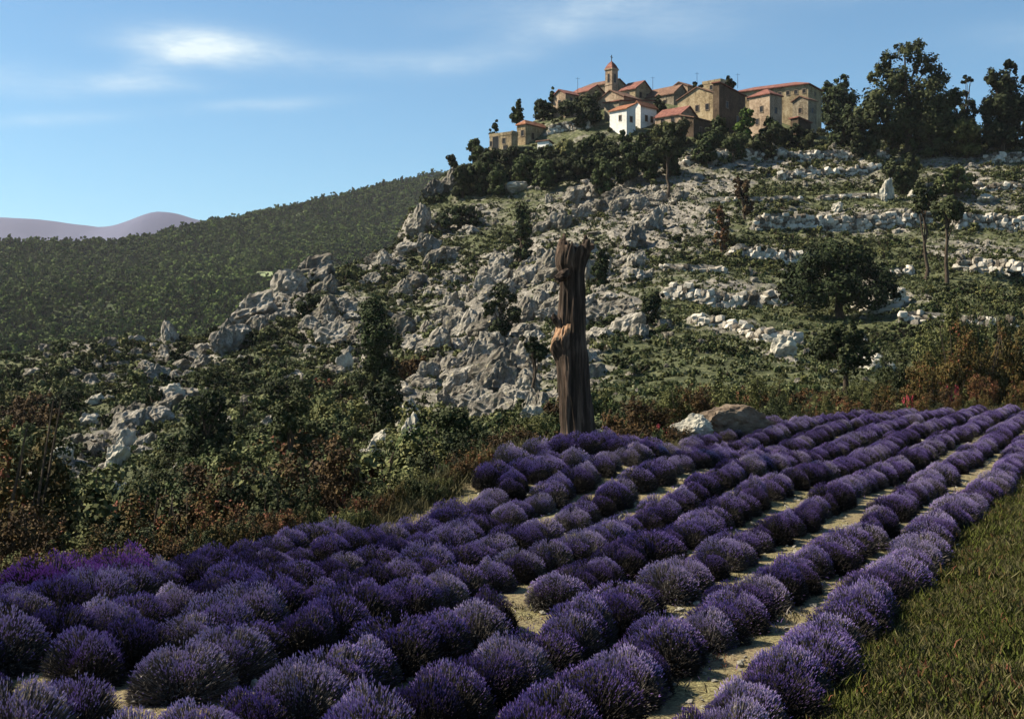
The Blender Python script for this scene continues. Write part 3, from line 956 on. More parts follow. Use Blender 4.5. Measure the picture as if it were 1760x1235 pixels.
# ---------------------------------------------------------------- dry stone walls
def stone_mesh(seed):
    rr = np.random.default_rng(seed)
    bm = bmesh.new()
    for sx in (-1, 1):
        for sy in (-1, 1):
            for sz in (-1, 1):
                p = np.array([sx, sy, sz]) * 0.5
                for ax in range(3):
                    q = p * np.array([.97, .97, .97]); q[ax] *= 0.60
                    bm.verts.new(q + rr.normal(0, .085, 3))
    r = bmesh.ops.convex_hull(bm, input=bm.verts)
    bmesh.ops.delete(bm, geom=[e for e in r['geom_interior'] if isinstance(e, bmesh.types.BMVert)], context='VERTS')
    me = bpy.data.meshes.new('stone'); bm.to_mesh(me); bm.free()
    me.materials.append(M['stone_wall'])
    return me


STONES = [stone_mesh(i) for i in range(7)]
for (pts, _, lab), (us, ys, h) in zip(WALLS, WALL_Y):
    uu = np.linspace(us[0], us[-1], 200); wy = np.interp(uu, us, ys); wx = (uu - U0) / F * wy
    seg = np.concatenate([[0], np.cumsum(np.hypot(np.diff(wx), np.diff(wy)))])
    root = bpy.data.objects.new('dry_stone_wall', None); COL.objects.link(root)
    bz0 = hz1(wx[100], wy[100] - .4)
    root.location = (wx[100], wy[100], bz0)
    course = 0.52 if h > 1.2 else 0.42
    ncourse = max(2, int(round(h / course)))
    for c in range(ncourse):
        s = rng.uniform(0, .5)
        while s < seg[-1]:
            L = rng.uniform(.40, 1.05)
            if (c == ncourse - 1 and rng.uniform() < .45) or rng.uniform() < .04:
                s += L; continue
            xx = np.interp(s + L / 2, seg, wx); y_ = np.interp(s + L / 2, seg, wy)
            if wx[-1] - wx[0]: ang = math.atan2(np.interp(s + L, seg, wy) - np.interp(s, seg, wy), np.interp(s + L, seg, wx) - np.interp(s, seg, wx) + 1e-6)
            zb = float(hill_z(np.array([xx]), np.array([y_ - .35]), True)[0])
            hh = course * rng.uniform(.9, 1.3)
            link('stone', STONES[int(rng.integers(0, 7))], root, (xx - wx[100], y_ - wy[100] + rng.normal(-.05, .12) + c * .05, zb - bz0 + (c + .42) * course - .05 + rng.normal(0, .06)), (rng.normal(0, .2), rng.normal(0, .22), ang + rng.normal(0, .3)), (L * 1.12, rng.uniform(.6, 1.0), hh * rng.uniform(.95, 1.35)))
            s += L
    tag(root, lab, 'wall')

# ---------------------------------------------------------------- village
def box_vf(x0, x1, y0, y1, z0, z1):
    v = [(x0, y0, z0), (x1, y0, z0), (x1, y1, z0), (x0, y1, z0), (x0, y0, z1), (x1, y0, z1), (x1, y1, z1), (x0, y1, z1)]
    f = [(0, 3, 2, 1), (4, 5, 6, 7), (0, 1, 5, 4), (1, 2, 6, 5), (2, 3, 7, 6), (3, 0, 4, 7)]
    return v, f


def add_vf(acc, vf):
    o = len(acc[0]); acc[0].extend(vf[0]); acc[1].extend([tuple(i + o for i in q) for q in vf[1]])


def window(parent, face, a, z, w, h, La, Lb, shutters=False, arch=False):
    """face 'L' (x=0 plane, a measured along y) or 'R' (y=0 plane, a along x)"""
    t = 0.09
    def to(px, out, pz):
        return (-out, px, pz) if face == 'L' else (px, -out, pz)
    def bx(p0, p1, o0, o1, z0, z1):
        pts = [to(p, o, q) for q in (z0, z1) for (p, o) in ((p0, o0), (p1, o0), (p1, o1), (p0, o1))]
        f = [(0, 1, 2, 3), (7, 6, 5, 4), (0, 4, 5, 1), (1, 5, 6, 2), (2, 6, 7, 3), (3, 7, 4, 0)]
        return pts, f
    acc = ([], [])
    add_vf(acc, bx(a - w / 2 - t, a + w / 2 + t, -.05, .10, z - .12, z))
    add_vf(acc, bx(a - w / 2 - t, a + w / 2 + t, -.05, .08, z + h, z + h + .12))
    add_vf(acc, bx(a - w / 2 - t, a - w / 2, -.05, .07, z, z + h))
    add_vf(acc, bx(a + w / 2, a + w / 2 + t, -.05, .07, z, z + h))
    fr = link('window', mesh_py('window', acc[0], acc[1], M['frame']), parent)
    acc = ([], [])
    add_vf(acc, bx(a - w / 2, a + w / 2, -.05, .012, z, z + h))
    link('pane', mesh_py('pane', acc[0], acc[1], M['pane']), fr)
    if shutters:
        for sgn in (-1, 1):
            acc = ([], [])
            c = a + sgn * (w / 2 + t + w / 4)
            add_vf(acc, bx(c - w / 4, c + w / 4, -.02, .06, z, z + h))
            link('shutter', mesh_py('shutter', acc[0], acc[1], M['shutter']), fr)


def house(name, label, uL, uC, uR, vE, vB, y, phi, roof, rise, wall, roofm, wins=(), cat='house', chim=None, over=.3, deep=None):
    """walls seen from the corner uC: sunny face uL..uC, shaded face uC..uR.  wins = (face, along 0-1, height 0-1, w, h, shutters)"""
    px = y / F; ph = math.radians(phi)
    La = max(1.5, (uC - uL) * px / math.cos(ph)); Lb = max(1.5, (uR - uC) * px / math.sin(ph)) if deep is None else deep
    C = P(uC, vB, y); H = (vB - vE) * px
    root = bpy.data.objects.new(name, None); COL.objects.link(root)
    root.location = C; root.rotation_euler = (0, 0, PI / 2 - ph)
    b0 = -3.5
    v, f = box_vf(0, Lb, 0, La, b0, H)
    v, f = list(v), list(f)
    rv, rf = [], []
    th = .22
    if roof == 'gx':          # ridge along x, gables on the sunny face
        i = len(v); v += [(0, La / 2, H + rise), (Lb, La / 2, H + rise)]
        f.remove((4, 5, 6, 7)); f += [(4, i, 7), (5, 6, i + 1), (4, 5, i + 1, i), (7, i, i + 1, 6)]
        for s in (0, 1):
            e = -over if s == 0 else La + over; k = rise / (La / 2); ze = H - over * k
            q = [(-over, e, ze), (Lb + over, e, ze), (Lb + over, La / 2, H + rise), (-over, La / 2, H + rise)]
            o = len(rv); rv += [(a, b, c + .03) for a, b, c in q] + [(a, b, c + .03 + th) for a, b, c in q]
            rf += [tuple(o + j for j in t) for t in ((0, 1, 2, 3), (7, 6, 5, 4), (0, 4, 5, 1), (1, 5, 6, 2), (2, 6, 7, 3), (3, 7, 4, 0))]
    elif roof == 'gy':
        i = len(v); v += [(Lb / 2, 0, H + rise), (Lb / 2, La, H + rise)]
        f.remove((4, 5, 6, 7)); f += [(4, 5, i), (6, 7, i + 1), (5, 6, i + 1, i), (7, 4, i, i + 1)]
        for s in (0, 1):
            e = -over if s == 0 else Lb + over; k = rise / (Lb / 2); ze = H - over * k
            q = [(e, -over, ze), (e, La + over, ze), (Lb / 2, La + over, H + rise), (Lb / 2, -over, H + rise)]
            o = len(rv); rv += [(a, b, c + .03) for a, b, c in q] + [(a, b, c + .03 + th) for a, b, c in q]
            rf += [tuple(o + j for j in t) for t in ((0, 1, 2, 3), (7, 6, 5, 4), (0, 4, 5, 1), (1, 5, 6, 2), (2, 6, 7, 3), (3, 7, 4, 0))]
    elif roof in ('sx', 'sy'):   # single pitch: sx falls along +x or (rise<0) along -x
        if roof == 'sx':
            z0, z1 = (H + max(rise, 0), H + max(-rise, 0))
            zs = [z0, z1, z1, z0]
        else:
            z0, z1 = (H + max(rise, 0), H + max(-rise, 0))
            zs = [z0, z0, z1, z1]
        for j in range(4): v[4 + j] = (v[4 + j][0], v[4 + j][1], zs[j])
        q = [(-over, -over, zs[0]), (Lb + over, -over, zs[1]), (Lb + over, La + over, zs[2]), (-over, La + over, zs[3])]
        rv = [(a, b, c + .03) for a, b, c in q] + [(a, b, c + .03 + th) for a, b, c in q]
        rf = [(0, 3, 2, 1), (4, 5, 6, 7), (0, 1, 5, 4), (1, 2, 6, 5), (2, 3, 7, 6), (3, 0, 4, 7)]
    elif roof == 'hip':
        m = min(La, Lb) / 2
        q = [(-over, -over, H), (Lb + over, -over, H), (Lb + over, La + over, H), (-over, La + over, H)]
        if La > Lb: r = [(Lb / 2, m, H + rise), (Lb / 2, La - m + .01, H + rise)]
        else: r = [(m, La / 2, H + rise), (Lb - m + .01, La / 2, H + rise)]
        rv = [(a, b, c + .02) for a, b, c in q] + [(a, b, c + th) for a, b, c in q] + [(a, b, c + th) for a, b, c in r]
        rf = [(0, 3, 2, 1), (0, 1, 5, 4), (1, 2, 6, 5), (2, 3, 7, 6), (3, 0, 4, 7)]
        if La > Lb: rf += [(4, 5, 8), (5, 6, 9, 8), (6, 7, 9), (7, 4, 8, 9)]
        else: rf += [(7, 4, 8), (4, 5, 9, 8), (5, 6, 9), (6, 7, 8, 9)]
    else:                      # flat with a parapet of uneven stone
        for (a0, a1, b0_, b1) in ((-.06, .4, -.06, La + .06), (Lb - .4, Lb + .06, -.06, La + .06), (.41, Lb - .41, -.06, .4), (.41, Lb - .41, La - .4, La + .06)):
            acc = (rv, rf); add_vf(acc, box_vf(a0, a1, b0_, b1, H - .3 + rng.uniform(0, .1), H + rise + rng.uniform(-.1, .15)))
    link('wall', mesh_py('wall', v, f, M[wall]), root)
    rn = 'roof' if roof != 'flat' else 'parapet'
    ro = link(rn, mesh_py(rn, rv, rf, M[roofm]), root)
    for (face, al, zz, w, h, sh) in wins:
        window(root, face, al * (La if face == 'L' else Lb), zz * H, w, h, La, Lb, sh)
    if chim:
        for (cxr, cyr, ch) in chim:
            acc = ([], [])
            zc = H + abs(rise) * .4
            add_vf(acc, box_vf(cxr * Lb - .35, cxr * Lb + .35, cyr * La - .3, cyr * La + .3, zc - 1.2, zc + ch))
            add_vf(acc, box_vf(cxr * Lb - .43, cxr * Lb + .43, cyr * La - .38, cyr * La + .38, zc + ch + .002, zc + ch + .16))
            link('chimney', mesh_py('chimney', acc[0], acc[1], M['wall_brown_shade']), ro)
    tag(root, label, cat)
    return root, La, Lb, H


W = lambda f, a, z, w=.9, h=1.3, s=False: (f, a, z, w, h, s)
house('ruined_house', 'roofless pale stone ruin with dark openings at the village edge over the cliff', 841, 879, 890, 229, 265, 262, 35, 'flat', .5, 'wall_ochre', 'wall_ochre',
      [W('L', .28, .02, 1.0, 1.9), W('L', .34, .55, .8, 1.1), W('L', .72, .30, 1.5, 2.8), W('L', .93, .5, .6, 1.0)], 'ruin')
house('stone_house', 'stone house with low orange tiled roof beside the roofless ruin', 889, 903, 946, 214, 264, 266, 40, 'hip', 1.1, 'wall_ochre', 'roof_orange',
      [W('L', .35, .62, .8, 1.2), W('R', .3, .55), W('R', .65, .55), W('R', .5, .15, .9, 1.2)], chim=[(.6, .7, .9)])
house('small_annex', 'small pale annex below the orange roofed house', 924, 943, 950, 246, 264, 257, 35, 'sx', .5, 'wall_white', 'roof_brown', [W('L', .5, .25, .9, .9)])
house('stone_house', 'house with bright red roof at the upper left end of the village', 952, 972, 996, 161, 200, 276, 50, 'gx', 1.1, 'wall_pink', 'roof_red', [W('L', .5, .55, .8, 1.1), W('R', .4, .6)])
house('stone_house', 'red roofed house below and left of the church', 984, 1012, 1042, 156, 190, 281, 45, 'gy', 1.6, 'wall_ochre', 'roof_red', [W('L', .3, .5), W('L', .7, .5), W('R', .5, .6)], chim=[(.5, .3, .8)])
house('church', 'church with long low roof behind the bell tower', 1005, 1045, 1068, 144, 180, 294, 40, 'gy', 1.8, 'wall_grey', 'roof_brown', [W('L', .3, .45, .8, 1.6), W('L', .7, .45, .8, 1.6)], 'church', deep=9)
house('stone_house', 'pale gabled house right below the bell tower', 1030, 1072, 1104, 166, 195, 277, 45, 'gx', 1.9, 'wall_pink', 'roof_brown', [W('L', .3, .42), W('L', .68, .42), W('R', .5, .5)], chim=[(.7, .5, .8)])
house('stone_house', 'house with red sloping roof just right of the bell tower', 1068, 1092, 1126, 152, 180, 287, 42, 'gy', 2.2, 'wall_ochre', 'roof_red', [W('L', .5, .5), W('R', .3, .5), W('R', .7, .5)])
house('stone_house', 'long house with brown roof behind the white house', 1040, 1064, 1132, 174, 200, 270, 40, 'sx', -2.2, 'wall_grey', 'roof_red', [W('R', .25, .4), W('R', .5, .4), W('R', .75, .4)])
house('white_house', 'whitewashed house with orange red roof on the slope', 1050, 1077, 1094, 188, 238, 262, 45, 'sx', -1.6, 'wall_white', 'roof_orange', [W('L', .38, .66, .6, 1.0, False), W('R', .5, .6, .8, 1.1)])
house('tall_house', 'tall brown walled house attached to the white house', 1091, 1101, 1132, 181, 244, 267, 45, 'gx', .9, 'wall_white', 'roof_orange', [W('R', .35, .6, .8, 1.2), W('R', .7, .6, .8, 1.2), W('R', .5, .3, .8, 1.2)])
house('stone_house', 'grey stone house in the middle of the village skyline', 1112, 1158, 1188, 160, 195, 284, 45, 'gy', 2.2, 'wall_grey', 'roof_brown', [W('L', .3, .45), W('L', .65, .45), W('R', .5, .5)], chim=[(.6, .4, .9)])
house('stone_house', 'narrow gabled house poking above the middle roofs', 1156, 1182, 1202, 148, 190, 291, 45, 'gx', 1.2, 'wall_pink', 'roof_brown', [W('L', .5, .6, .8, 1.1)])
house('stone_house', 'ochre stone house left of the tall shaded block', 1172, 1233, 1252, 162, 210, 270, 42, 'gx', 2.2, 'wall_ochre', 'roof_brown', [W('L', .25, .5), W('L', .5, .5), W('L', .75, .52), W('L', .6, .22)])
house('stone_tower', 'square ochre tower block rising behind the ochre house', 1211, 1238, 1256, 139, 190, 288, 42, 'flat', .5, 'wall_ochre', 'wall_ochre', [W('L', .5, .75, .8, 1.0)], 'tower')
house('stone_house', 'low house with brown roof and pale wall below the middle houses', 1130, 1170, 1204, 196, 225, 262, 42, 'gy', 2.0, 'wall_pink', 'roof_red', [W('L', .3, .5), W('L', .7, .5), W('R', .5, .5)])
house('stone_house', 'dark walled house at the lower edge of the village', 1172, 1192, 1240, 203, 250, 257, 42, 'sy', -1.0, 'wall_brown_shade', 'roof_brown', [W('R', .3, .5), W('R', .7, .5)])
house('tall_house', 'tall block with sloping red roof line and one broad shaded wall', 1229, 1236, 1294, 152, 250, 263, 40, 'sx', 1.2, 'wall_brown_shade', 'roof_red', [W('R', .3, .7), W('R', .7, .5)])
house('stone_house', 'house with bright red hip roof in front of the castle', 1294, 1323, 1349, 162, 250, 258, 48, 'hip', 1.5, 'wall_pink', 'roof_red', [W('L', .4, .68, .8, 1.2), W('L', .6, .45, .8, 1.2), W('R', .5, .65, .8, 1.2), W('R', .5, .4, .8, 1.2)])
cz_w = [W('L', .05 + .1 * k, .865, .75, .85) for k in range(10)] + [W('L', .62, .55, .9, 1.3), W('L', .86, .5, .9, 1.3), W('R', .5, .87, .7, .85), W('R', .5, .5, .9, 1.4)]
house('castle', 'broad castle block with low red roof and a row of small openings under the eaves', 1267, 1389, 1407, 145, 250, 278, 33, 'hip', 1.7, 'wall_ochre', 'roof_red', cz_w, 'castle', deep=9, over=.45)
house('stone_house', 'small grey house against the right corner of the castle', 1367, 1389, 1408, 171, 225, 265, 45, 'gx', .9, 'wall_grey', 'roof_brown', [W('L', .5, .6, .8, 1.1), W('R', .5, .6, .8, 1.1)])
house('shed', 'low shed with pinkish red roof at the foot of the castle', 1362, 1372, 1398, 209, 245, 253, 55, 'sx', .8, 'wall_brown_shade', 'roof_red', [W('R', .5, .4, .9, 1.0)])

# bell tower: shaft, openings, cornice, dome-like tiled cap, cross
def bell_tower():
    y = 291; px = y / F; ph = math.radians(45)
    C = P(1052, 165, y); s = 11 * px / math.cos(ph)
    root = bpy.data.objects.new('bell_tower', None); COL.objects.link(root)
    root.location = C; root.rotation_euler = (0, 0, PI / 2 - ph)
    H = (165 - 119) * px
    acc = ([], []); add_vf(acc, box_vf(0, s, 0, s, -4, H))
    link('shaft', mesh_py('shaft', acc[0], acc[1], M['wall_pink']), root)
    acc = ([], [])
    add_vf(acc, box_vf(-.18, s + .18, -.18, s + .18, H + .002, H + .32))
    add_vf(acc, box_vf(-.10, s + .10, -.10, s + .10, H - 3.6, H - 3.4))
    link('cornice', mesh_py('cornice', acc[0], acc[1], M['wall_pink']), root)
    v, f = [], []
    prof = [(1.10, 0), (.98, .35), (.80, .8), (.52, 1.3), (.22, 1.7), (.05, 1.95)]
    for (k, z) in prof:
        for (a, b) in ((-1, -1), (1, -1), (1, 1), (-1, 1)):
            v.append((s / 2 + a * k * s / 2, s / 2 + b * k * s / 2, H + .32 + z))
    for i in range(len(prof) - 1):
        for j in range(4):
            q = (j + 1) % 4; f.append((i * 4 + j, i * 4 + q, i * 4 + 4 + q, i * 4 + 4 + j))
    f.append((0, 3, 2, 1)); n = len(v) - 4; f.append((n, n + 1, n + 2, n + 3))
    link('roof', mesh_py('roof', v, f, M['roof_red']), root)
    acc = ([], []); c = s / 2; z = H + 2.2
    add_vf(acc, box_vf(c - .07, c + .07, c - .07, c + .07, z, z + 1.5)); add_vf(acc, box_vf(c - .4, c - .072, c - .06, c + .06, z + .9, z + 1.03)); add_vf(acc, box_vf(c + .072, c + .4, c - .06, c + .06, z + .9, z + 1.03))
    link('cross', mesh_py('cross', acc[0], acc[1], M['iron']), root)
    for face in 'LR':
        pts = []; w = .62; h0 = H - 3.0; h1 = H - 1.2
        prof2 = [(-w / 2, h0), (w / 2, h0)] + [(w / 2 * math.cos(a), h1 + w / 2 * math.sin(a)) for a in np.linspace(0, PI, 9)]
        for o in (-.06, .03):
            for (a, z) in prof2:
                pts.append((-o, s / 2 + a, z) if face == 'L' else (s / 2 + a, -o, z))
        n = len(prof2); ff = [tuple(range(n)), tuple(range(2 * n - 1, n - 1, -1))] + [(i, (i + 1) % n, n + (i + 1) % n, n + i) for i in range(n)]
        link('belfry_opening', mesh_py('belfry_opening', pts, ff, M['pane']), root)
    tag(root, 'square church bell tower with red tiled cap and small cross', 'bell tower')


bell_tower()
# thin poles and aerials on the roofs
for (u, v0, v1, y) in ((993, 133, 156, 281), (1198, 124, 150, 288), (1268, 126, 150, 279), (1122, 132, 152, 286)):
    a = P(u, v1, y); hgt = (v1 - v0) * y / F
    v, f = tube([(0, 0, -.3), (0, 0, hgt * .5), (0, 0, hgt)], [.05, .045, .03], 6)
    v2, f2 = tube([(-.5, 0, hgt * .9), (0, 0.001, hgt * .9), (.5, 0, hgt * .9)], [.025, .025, .025], 5)
    vv, ff = merge([(v, f), (v2, f2)])
    tag(link('roof_aerial', mesh_np('roof_aerial', vv, ff, M['iron']), None, a), 'thin dark aerial pole standing on a village roof', 'aerial', 'aerials on the village roofs')

# ---------------------------------------------------------------- named trees
def at_hill(u, v, y=None):
    y = y or hill_hit(u, v)
    x = (u - U0) / F * y
    return Vector((x, y, hz1(x, y) - .1)), y


def tree_px(name, label, cat, u0, u1, v0, v1, y, leaf_px, n, mat, seed, trunk_h=.2, lobes=None, r0=None, group=None, lean=(0, 0), limbs=7):
    """tree filling the photo box u0..u1, v0..v1 with its foot at distance y"""
    px = y / F; u = (u0 + u1) / 2; x = (u - U0) / F * y
    zt = (V0 - v0) / F * y; zg = hz1(x, y) - .1
    zb = min((V0 - v1) / F * y, zg + .4)
    zb = zg if abs(zb - zg) < 6 else zb
    return make_tree(name, label, cat, (x, y, zg), max(1.0, zt - zg), (u1 - u0) * px, leaf_px * px, n, M and mat, seed, trunk_h, lobes, r0, group, None, lean, limbs)


BIG = [(-.55, 0, .45, .32, .4, .16), (-.25, .1, .62, .32, .4, .16), (.0, -.1, .84, .26, .3, .12), (-.1, 0, .92, .13, .2, .06), (.16, 0, .93, .10, .2, .06), (.32, 0, .74, .26, .3, .12), (.50, 0, .60, .20, .3, .12),
       (-.42, 0, .78, .16, .2, .10), (-.62, 0, .66, .10, .2, .06), (.2, 0, .45, .4, .5, .2), (.62, 0, .40, .28, .4, .13), (.78, 0, .48, .16, .3, .09), (-.3, 0, .25, .5, .5, .2), (.35, 0, .22, .5, .5, .18), (-.75, 0, .3, .2, .3, .12), (.85, 0, .25, .14, .2, .12)]
tree_px('oak_tree', 'largest dark oak with lobed crown on the skyline right of the castle', 'tree', 1462, 1662, 66, 255, 240, 2.6, 15000, 'oak', 11, .06, BIG)
tree_px('oak_tree', 'dark forked oak on the skyline at the right end of the terrace', 'tree', 1672, 1775, 98, 262, 236, 2.6, 12000, 'oak', 12, .05,
        [(-.3, 0, .78, .28, .3, .12), (.12, 0, .93, .10, .2, .06), (.34, 0, .9, .14, .2, .08), (.1, 0, .7, .4, .4, .14), (-.1, 0, .5, .5, .5, .16), (.5, 0, .5, .4, .4, .18), (-.5, 0, .42, .3, .3, .14), (.3, 0, .25, .4, .4, .15), (.85, 0, .75, .2, .2, .12), (-.3, 0, .22, .45, .4, .16), (0, 0, .1, .6, .5, .1), (.2, 0, .4, .5, .4, .14)])
tree_px('oak_tree', 'dark tree cut by the edge beyond the forked oak', 'tree', 1735, 1850, 105, 262, 242, 2.6, 9000, 'oak', 13, .05)
tree_px('slender_tree', 'slender tree with one small tuft high between two oaks', 'tree', 1634, 1686, 126, 255, 246, 2.4, 1900, 'evergreen', 14, .25,
        [(-.15, 0, .90, .38, .4, .07), (.25, 0, .88, .25, .3, .05), (-.05, 0, .66, .28, .3, .06), (.1, 0, .38, .7, .6, .16), (-.3, 0, .2, .7, .6, .16)], .25)
tree_px('evergreen_tree', 'rounded green tree rising right behind the castle', 'tree', 1398, 1476, 126, 250, 290, 2.6, 7000, 'evergreen', 15, .06,
        [(.25, 0, .82, .35, .4, .14), (.3, 0, .92, .2, .3, .07), (-.45, 0, .70, .35, .4, .12), (0, 0, .6, .7, .6, .2), (.45, 0, .55, .45, .5, .2), (-.2, 0, .35, .8, .7, .2), (.3, 0, .2, .7, .7, .16)])
tree_px('evergreen_tree', 'low dark tree filling the gap between castle and big oak', 'tree', 1395, 1500, 180, 258, 250, 2.4, 5000, 'evergreen', 16, .05)
for i, (u0, u1, v0) in enumerate(((1470, 1540, 150), (1520, 1600, 158), (1580, 1660, 150), (1440, 1500, 195), (1620, 1690, 190), (1500, 1570, 205), (1570, 1640, 212), (1640, 1705, 205), (1685, 1745, 198), (1735, 1790, 205))):
    tree_px('dark_tree', 'dark low tree in the hedge of foliage under the skyline oaks', 'tree', u0, u1, v0, 262, 238 + (i % 3) * 3, 2.4, 4200, ('oak', 'evergreen', 'oak')[i % 3], 180 + i, .04, group='dark trees under the skyline oaks')
tree_px('shrub_tree', 'brownish low tree under the slender tree', 'tree', 1600, 1720, 205, 268, 238, 2.2, 5000, 'olive', 17, .05)
# trees in and under the village
VT = [  # u0,u1,v0,v1,y,mat,n,trunk,label
    (868, 912, 168, 235, 278, 'evergreen', 2600, .2, 'dark tree with irregular crown above the orange roofed house'),
    (905, 965, 172, 232, 279, 'evergreen', 3200, .08, 'dark spreading tree below the upper red roofed house'),
    (936, 962, 150, 200, 280, 'evergreen', 1500, .05, 'narrow dark ivy clad tree against the upper left house'),
    (955, 1048, 160, 236, 268, 'oak', 6500, .06, 'broad dark tree filling the slope left of the white house'),
    (786, 842, 234, 300, 268, 'evergreen', 3200, .05, 'round tree on the cliff edge left of the ruin'),
    (838, 862, 205, 250, 276, 'evergreen', 1200, .1, 'small round tree behind the roofless ruin'),
    (762, 800, 262, 312, 264, 'oak', 1700, .05, 'low bush like tree at the cliff rim'),
    (1108, 1190, 214, 300, 252, 'olive', 3800, .28, 'olive green tree standing below the tall brown walled house'),
    (1252, 1304, 182, 262, 250, 'bright', 3400, .08, 'bright green tree against the shaded walls below the castle'),
    (1056, 1094, 222, 290, 254, 'evergreen', 2600, .05, 'dark conical tree under the white house'),
    (1085, 1122, 228, 288, 255, 'evergreen', 2200, .05, 'dark tree beside the foot of the tall brown walled house'),
    (1190, 1262, 215, 276, 247, 'evergreen', 3400, .05, 'dark tree in the shade below the ochre house'),
    (1300, 1366, 215, 268, 247, 'evergreen', 3200, .05, 'dark tree in the shade below the red hip roof'),
    (1360, 1410, 225, 264, 246, 'oak', 2000, .05, 'small dark tree below the pinkish roofed shed'),
    (1008, 1040, 150, 200, 272, 'oak', 1500, .05, 'dark tree squeezed between the red roofs below the church'),
    (1120, 1150, 160, 205, 272, 'evergreen', 1400, .05, 'small dark tree between the brown walled house and the middle houses'),
    (1186, 1212, 138, 180, 283, 'evergreen', 1200, .05, 'small tree poking up beside the square ochre tower'),
    (1240, 1268, 128, 180, 284, 'oak', 1200, .05, 'small tree on the skyline between tower and castle'),
    (1128, 1205, 206, 270, 249, 'oak', 4000, .04, 'dark spreading tree under the low brown roofed house'),
    (1200, 1262, 200, 266, 249, 'evergreen', 4000, .04, 'dark tall tree under the tall shaded block'),
    (1296, 1350, 200, 262, 249, 'evergreen', 4000, .04, 'dark tall tree hiding the foot of the red hip roofed house'),
    (1340, 1402, 214, 262, 248, 'oak', 3600, .04, 'dark tree hiding the foot of the castle')]
for i, (u0, u1, v0, v1, y, mt, n, th, lab) in enumerate(VT):
    tree_px('village_tree', lab, 'tree', u0, u1, v0, v1, y, 2.3, n, mt, 40 + i, th)
for i, (u0, u1, v0) in enumerate(((806, 868, 262), (850, 912, 258), (890, 960, 256), (940, 1000, 248), (985, 1040, 236), (1020, 1066, 246), (830, 880, 285), (905, 965, 278), (1050, 1110, 268), (965, 1025, 270), (800, 850, 282), (870, 930, 268), (1005, 1060, 262), (925, 985, 262), (1085, 1150, 262), (1120, 1180, 255), (1010, 1070, 282), (770, 820, 290), (1060, 1120, 250), (1190, 1240, 236), (1230, 1290, 232), (1290, 1345, 228))):
    tree_px('hedge_tree', 'dense dark evergreen in the belt of trees below the village houses', 'tree', u0 - 6, u1 + 6, v0 - 8, v0 + 55, hill_hit((u0 + u1) / 2, v0 + 50), 2.4, 5200, ('evergreen', 'oak', 'evergreen', 'olive')[i % 4 if i % 4 != 3 or i == 3 else 0], 70 + i, .04, group='belt of evergreens below the village')
# trees on the slope
ST = [  # name,label,u0,u1,v0,v1,mat,n,trunk, leaf_px
    ('small_tree', 'small tree with bare dark trunk on the rocky slope under the village', 1112, 1184, 236, 338, 'oak', 2600, .58, 2.2),
    ('small_tree', 'thin small tree with open crown above the shadowy stone wall', 1252, 1306, 300, 385, 'russet', 1800, .14, 2.2),
    ('small_tree', 'leaning thin tree left of the shadowy stone wall', 1222, 1262, 345, 440, 'russet', 1700, .14, 2.2),
    ('evergreen_tree', 'broad dark evergreen spreading over the middle terraces', 1335, 1548, 398, 545, 'evergreen', 12000, .08, 2.6),
    ('bare_trunk_tree', 'dark tree with tall bare trunk on the right terraces', 1588, 1668, 318, 490, 'oak', 2600, .55, 2.6),
    ('bare_trunk_tree', 'second dark bare trunked tree, slimmer, on the right terraces', 1556, 1626, 300, 480, 'oak', 2200, .55, 2.6),
    ('dark_tree', 'dark dense tree hanging below the largest oak', 1510, 1592, 262, 335, 'oak', 4500, .05, 2.4),
    ('dark_tree', 'dark dense tree on the upper right terrace near the pale wall', 1602, 1680, 280, 345, 'scrub', 4000, .06, 2.4),
    ('small_tree', 'dark small tree with visible trunk at the field edge', 1388, 1518, 548, 700, 'oak', 4200, .25, 3.2),
    ('slender_tree', 'slender tree with thin dark stem left of the dead trunk', 888, 950, 560, 716, 'oak', 1500, .45, 2.6),
    ('evergreen_tree', 'dark green tree in the gully left of the sculpted rocks', 596, 712, 500, 680, 'evergreen', 8000, .08, 2.6),
    ('evergreen_tree', 'dark upright tree among pale rocks above the dead trunk', 862, 926, 340, 452, 'evergreen', 4200, .06, 2.3),
    ('evergreen_tree', 'dark tree wedged in the cliff ledge at the hill edge', 748, 830, 345, 402, 'evergreen', 3600, .04, 2.3),
    ('evergreen_tree', 'dark bush like tree on the slope right of the dead trunk', 1076, 1150, 500, 570, 'oak', 3000, .05, 2.4),
    ('evergreen_tree', 'dark bush like tree left of the dead trunk top', 820, 905, 480, 590, 'oak', 3600, .08, 2.4),
    ('evergreen_tree', 'dark tree under the pale overhang beside the trunk', 1004, 1060, 420, 500, 'evergreen', 2600, .05, 2.3),
    ('evergreen_tree', 'dark shrubby tree below the flat topped crag', 495, 560, 500, 560, 'evergreen', 2400, .04, 2.2),
    ('evergreen_tree', 'brown green tree below the tall pale outcrops', 600, 700, 640, 760, 'oak', 4200, .1, 2.8),
    ('evergreen_tree', 'dark tree in front of the pale outcrops beside the trunk', 735, 850, 690, 830, 'oak', 5200, .1, 3.0),
    ('small_tree', 'brown leaved small tree at the left field edge', 440, 560, 650, 830, 'oak', 4200, .12, 3.0),
    ('small_tree', 'dark green small tree in the left scrub', 290, 420, 660, 800, 'evergreen', 4200, .1, 2.8),
]
WIDE = [(-.6, 0, .42, .36, .4, .2), (-.3, 0, .62, .36, .4, .2), (.05, 0, .74, .38, .4, .18), (.4, .1, .6, .36, .4, .2), (.7, 0, .42, .3, .4, .2), (-.45, -.2, .22, .4, .4, .18), (0, -.2, .3, .45, .4, .2), (.45, -.2, .2, .4, .4, .18), (-.8, 0, .25, .2, .3, .16), (.85, 0, .22, .15, .3, .14), (.1, .3, .5, .5, .4, .25)]
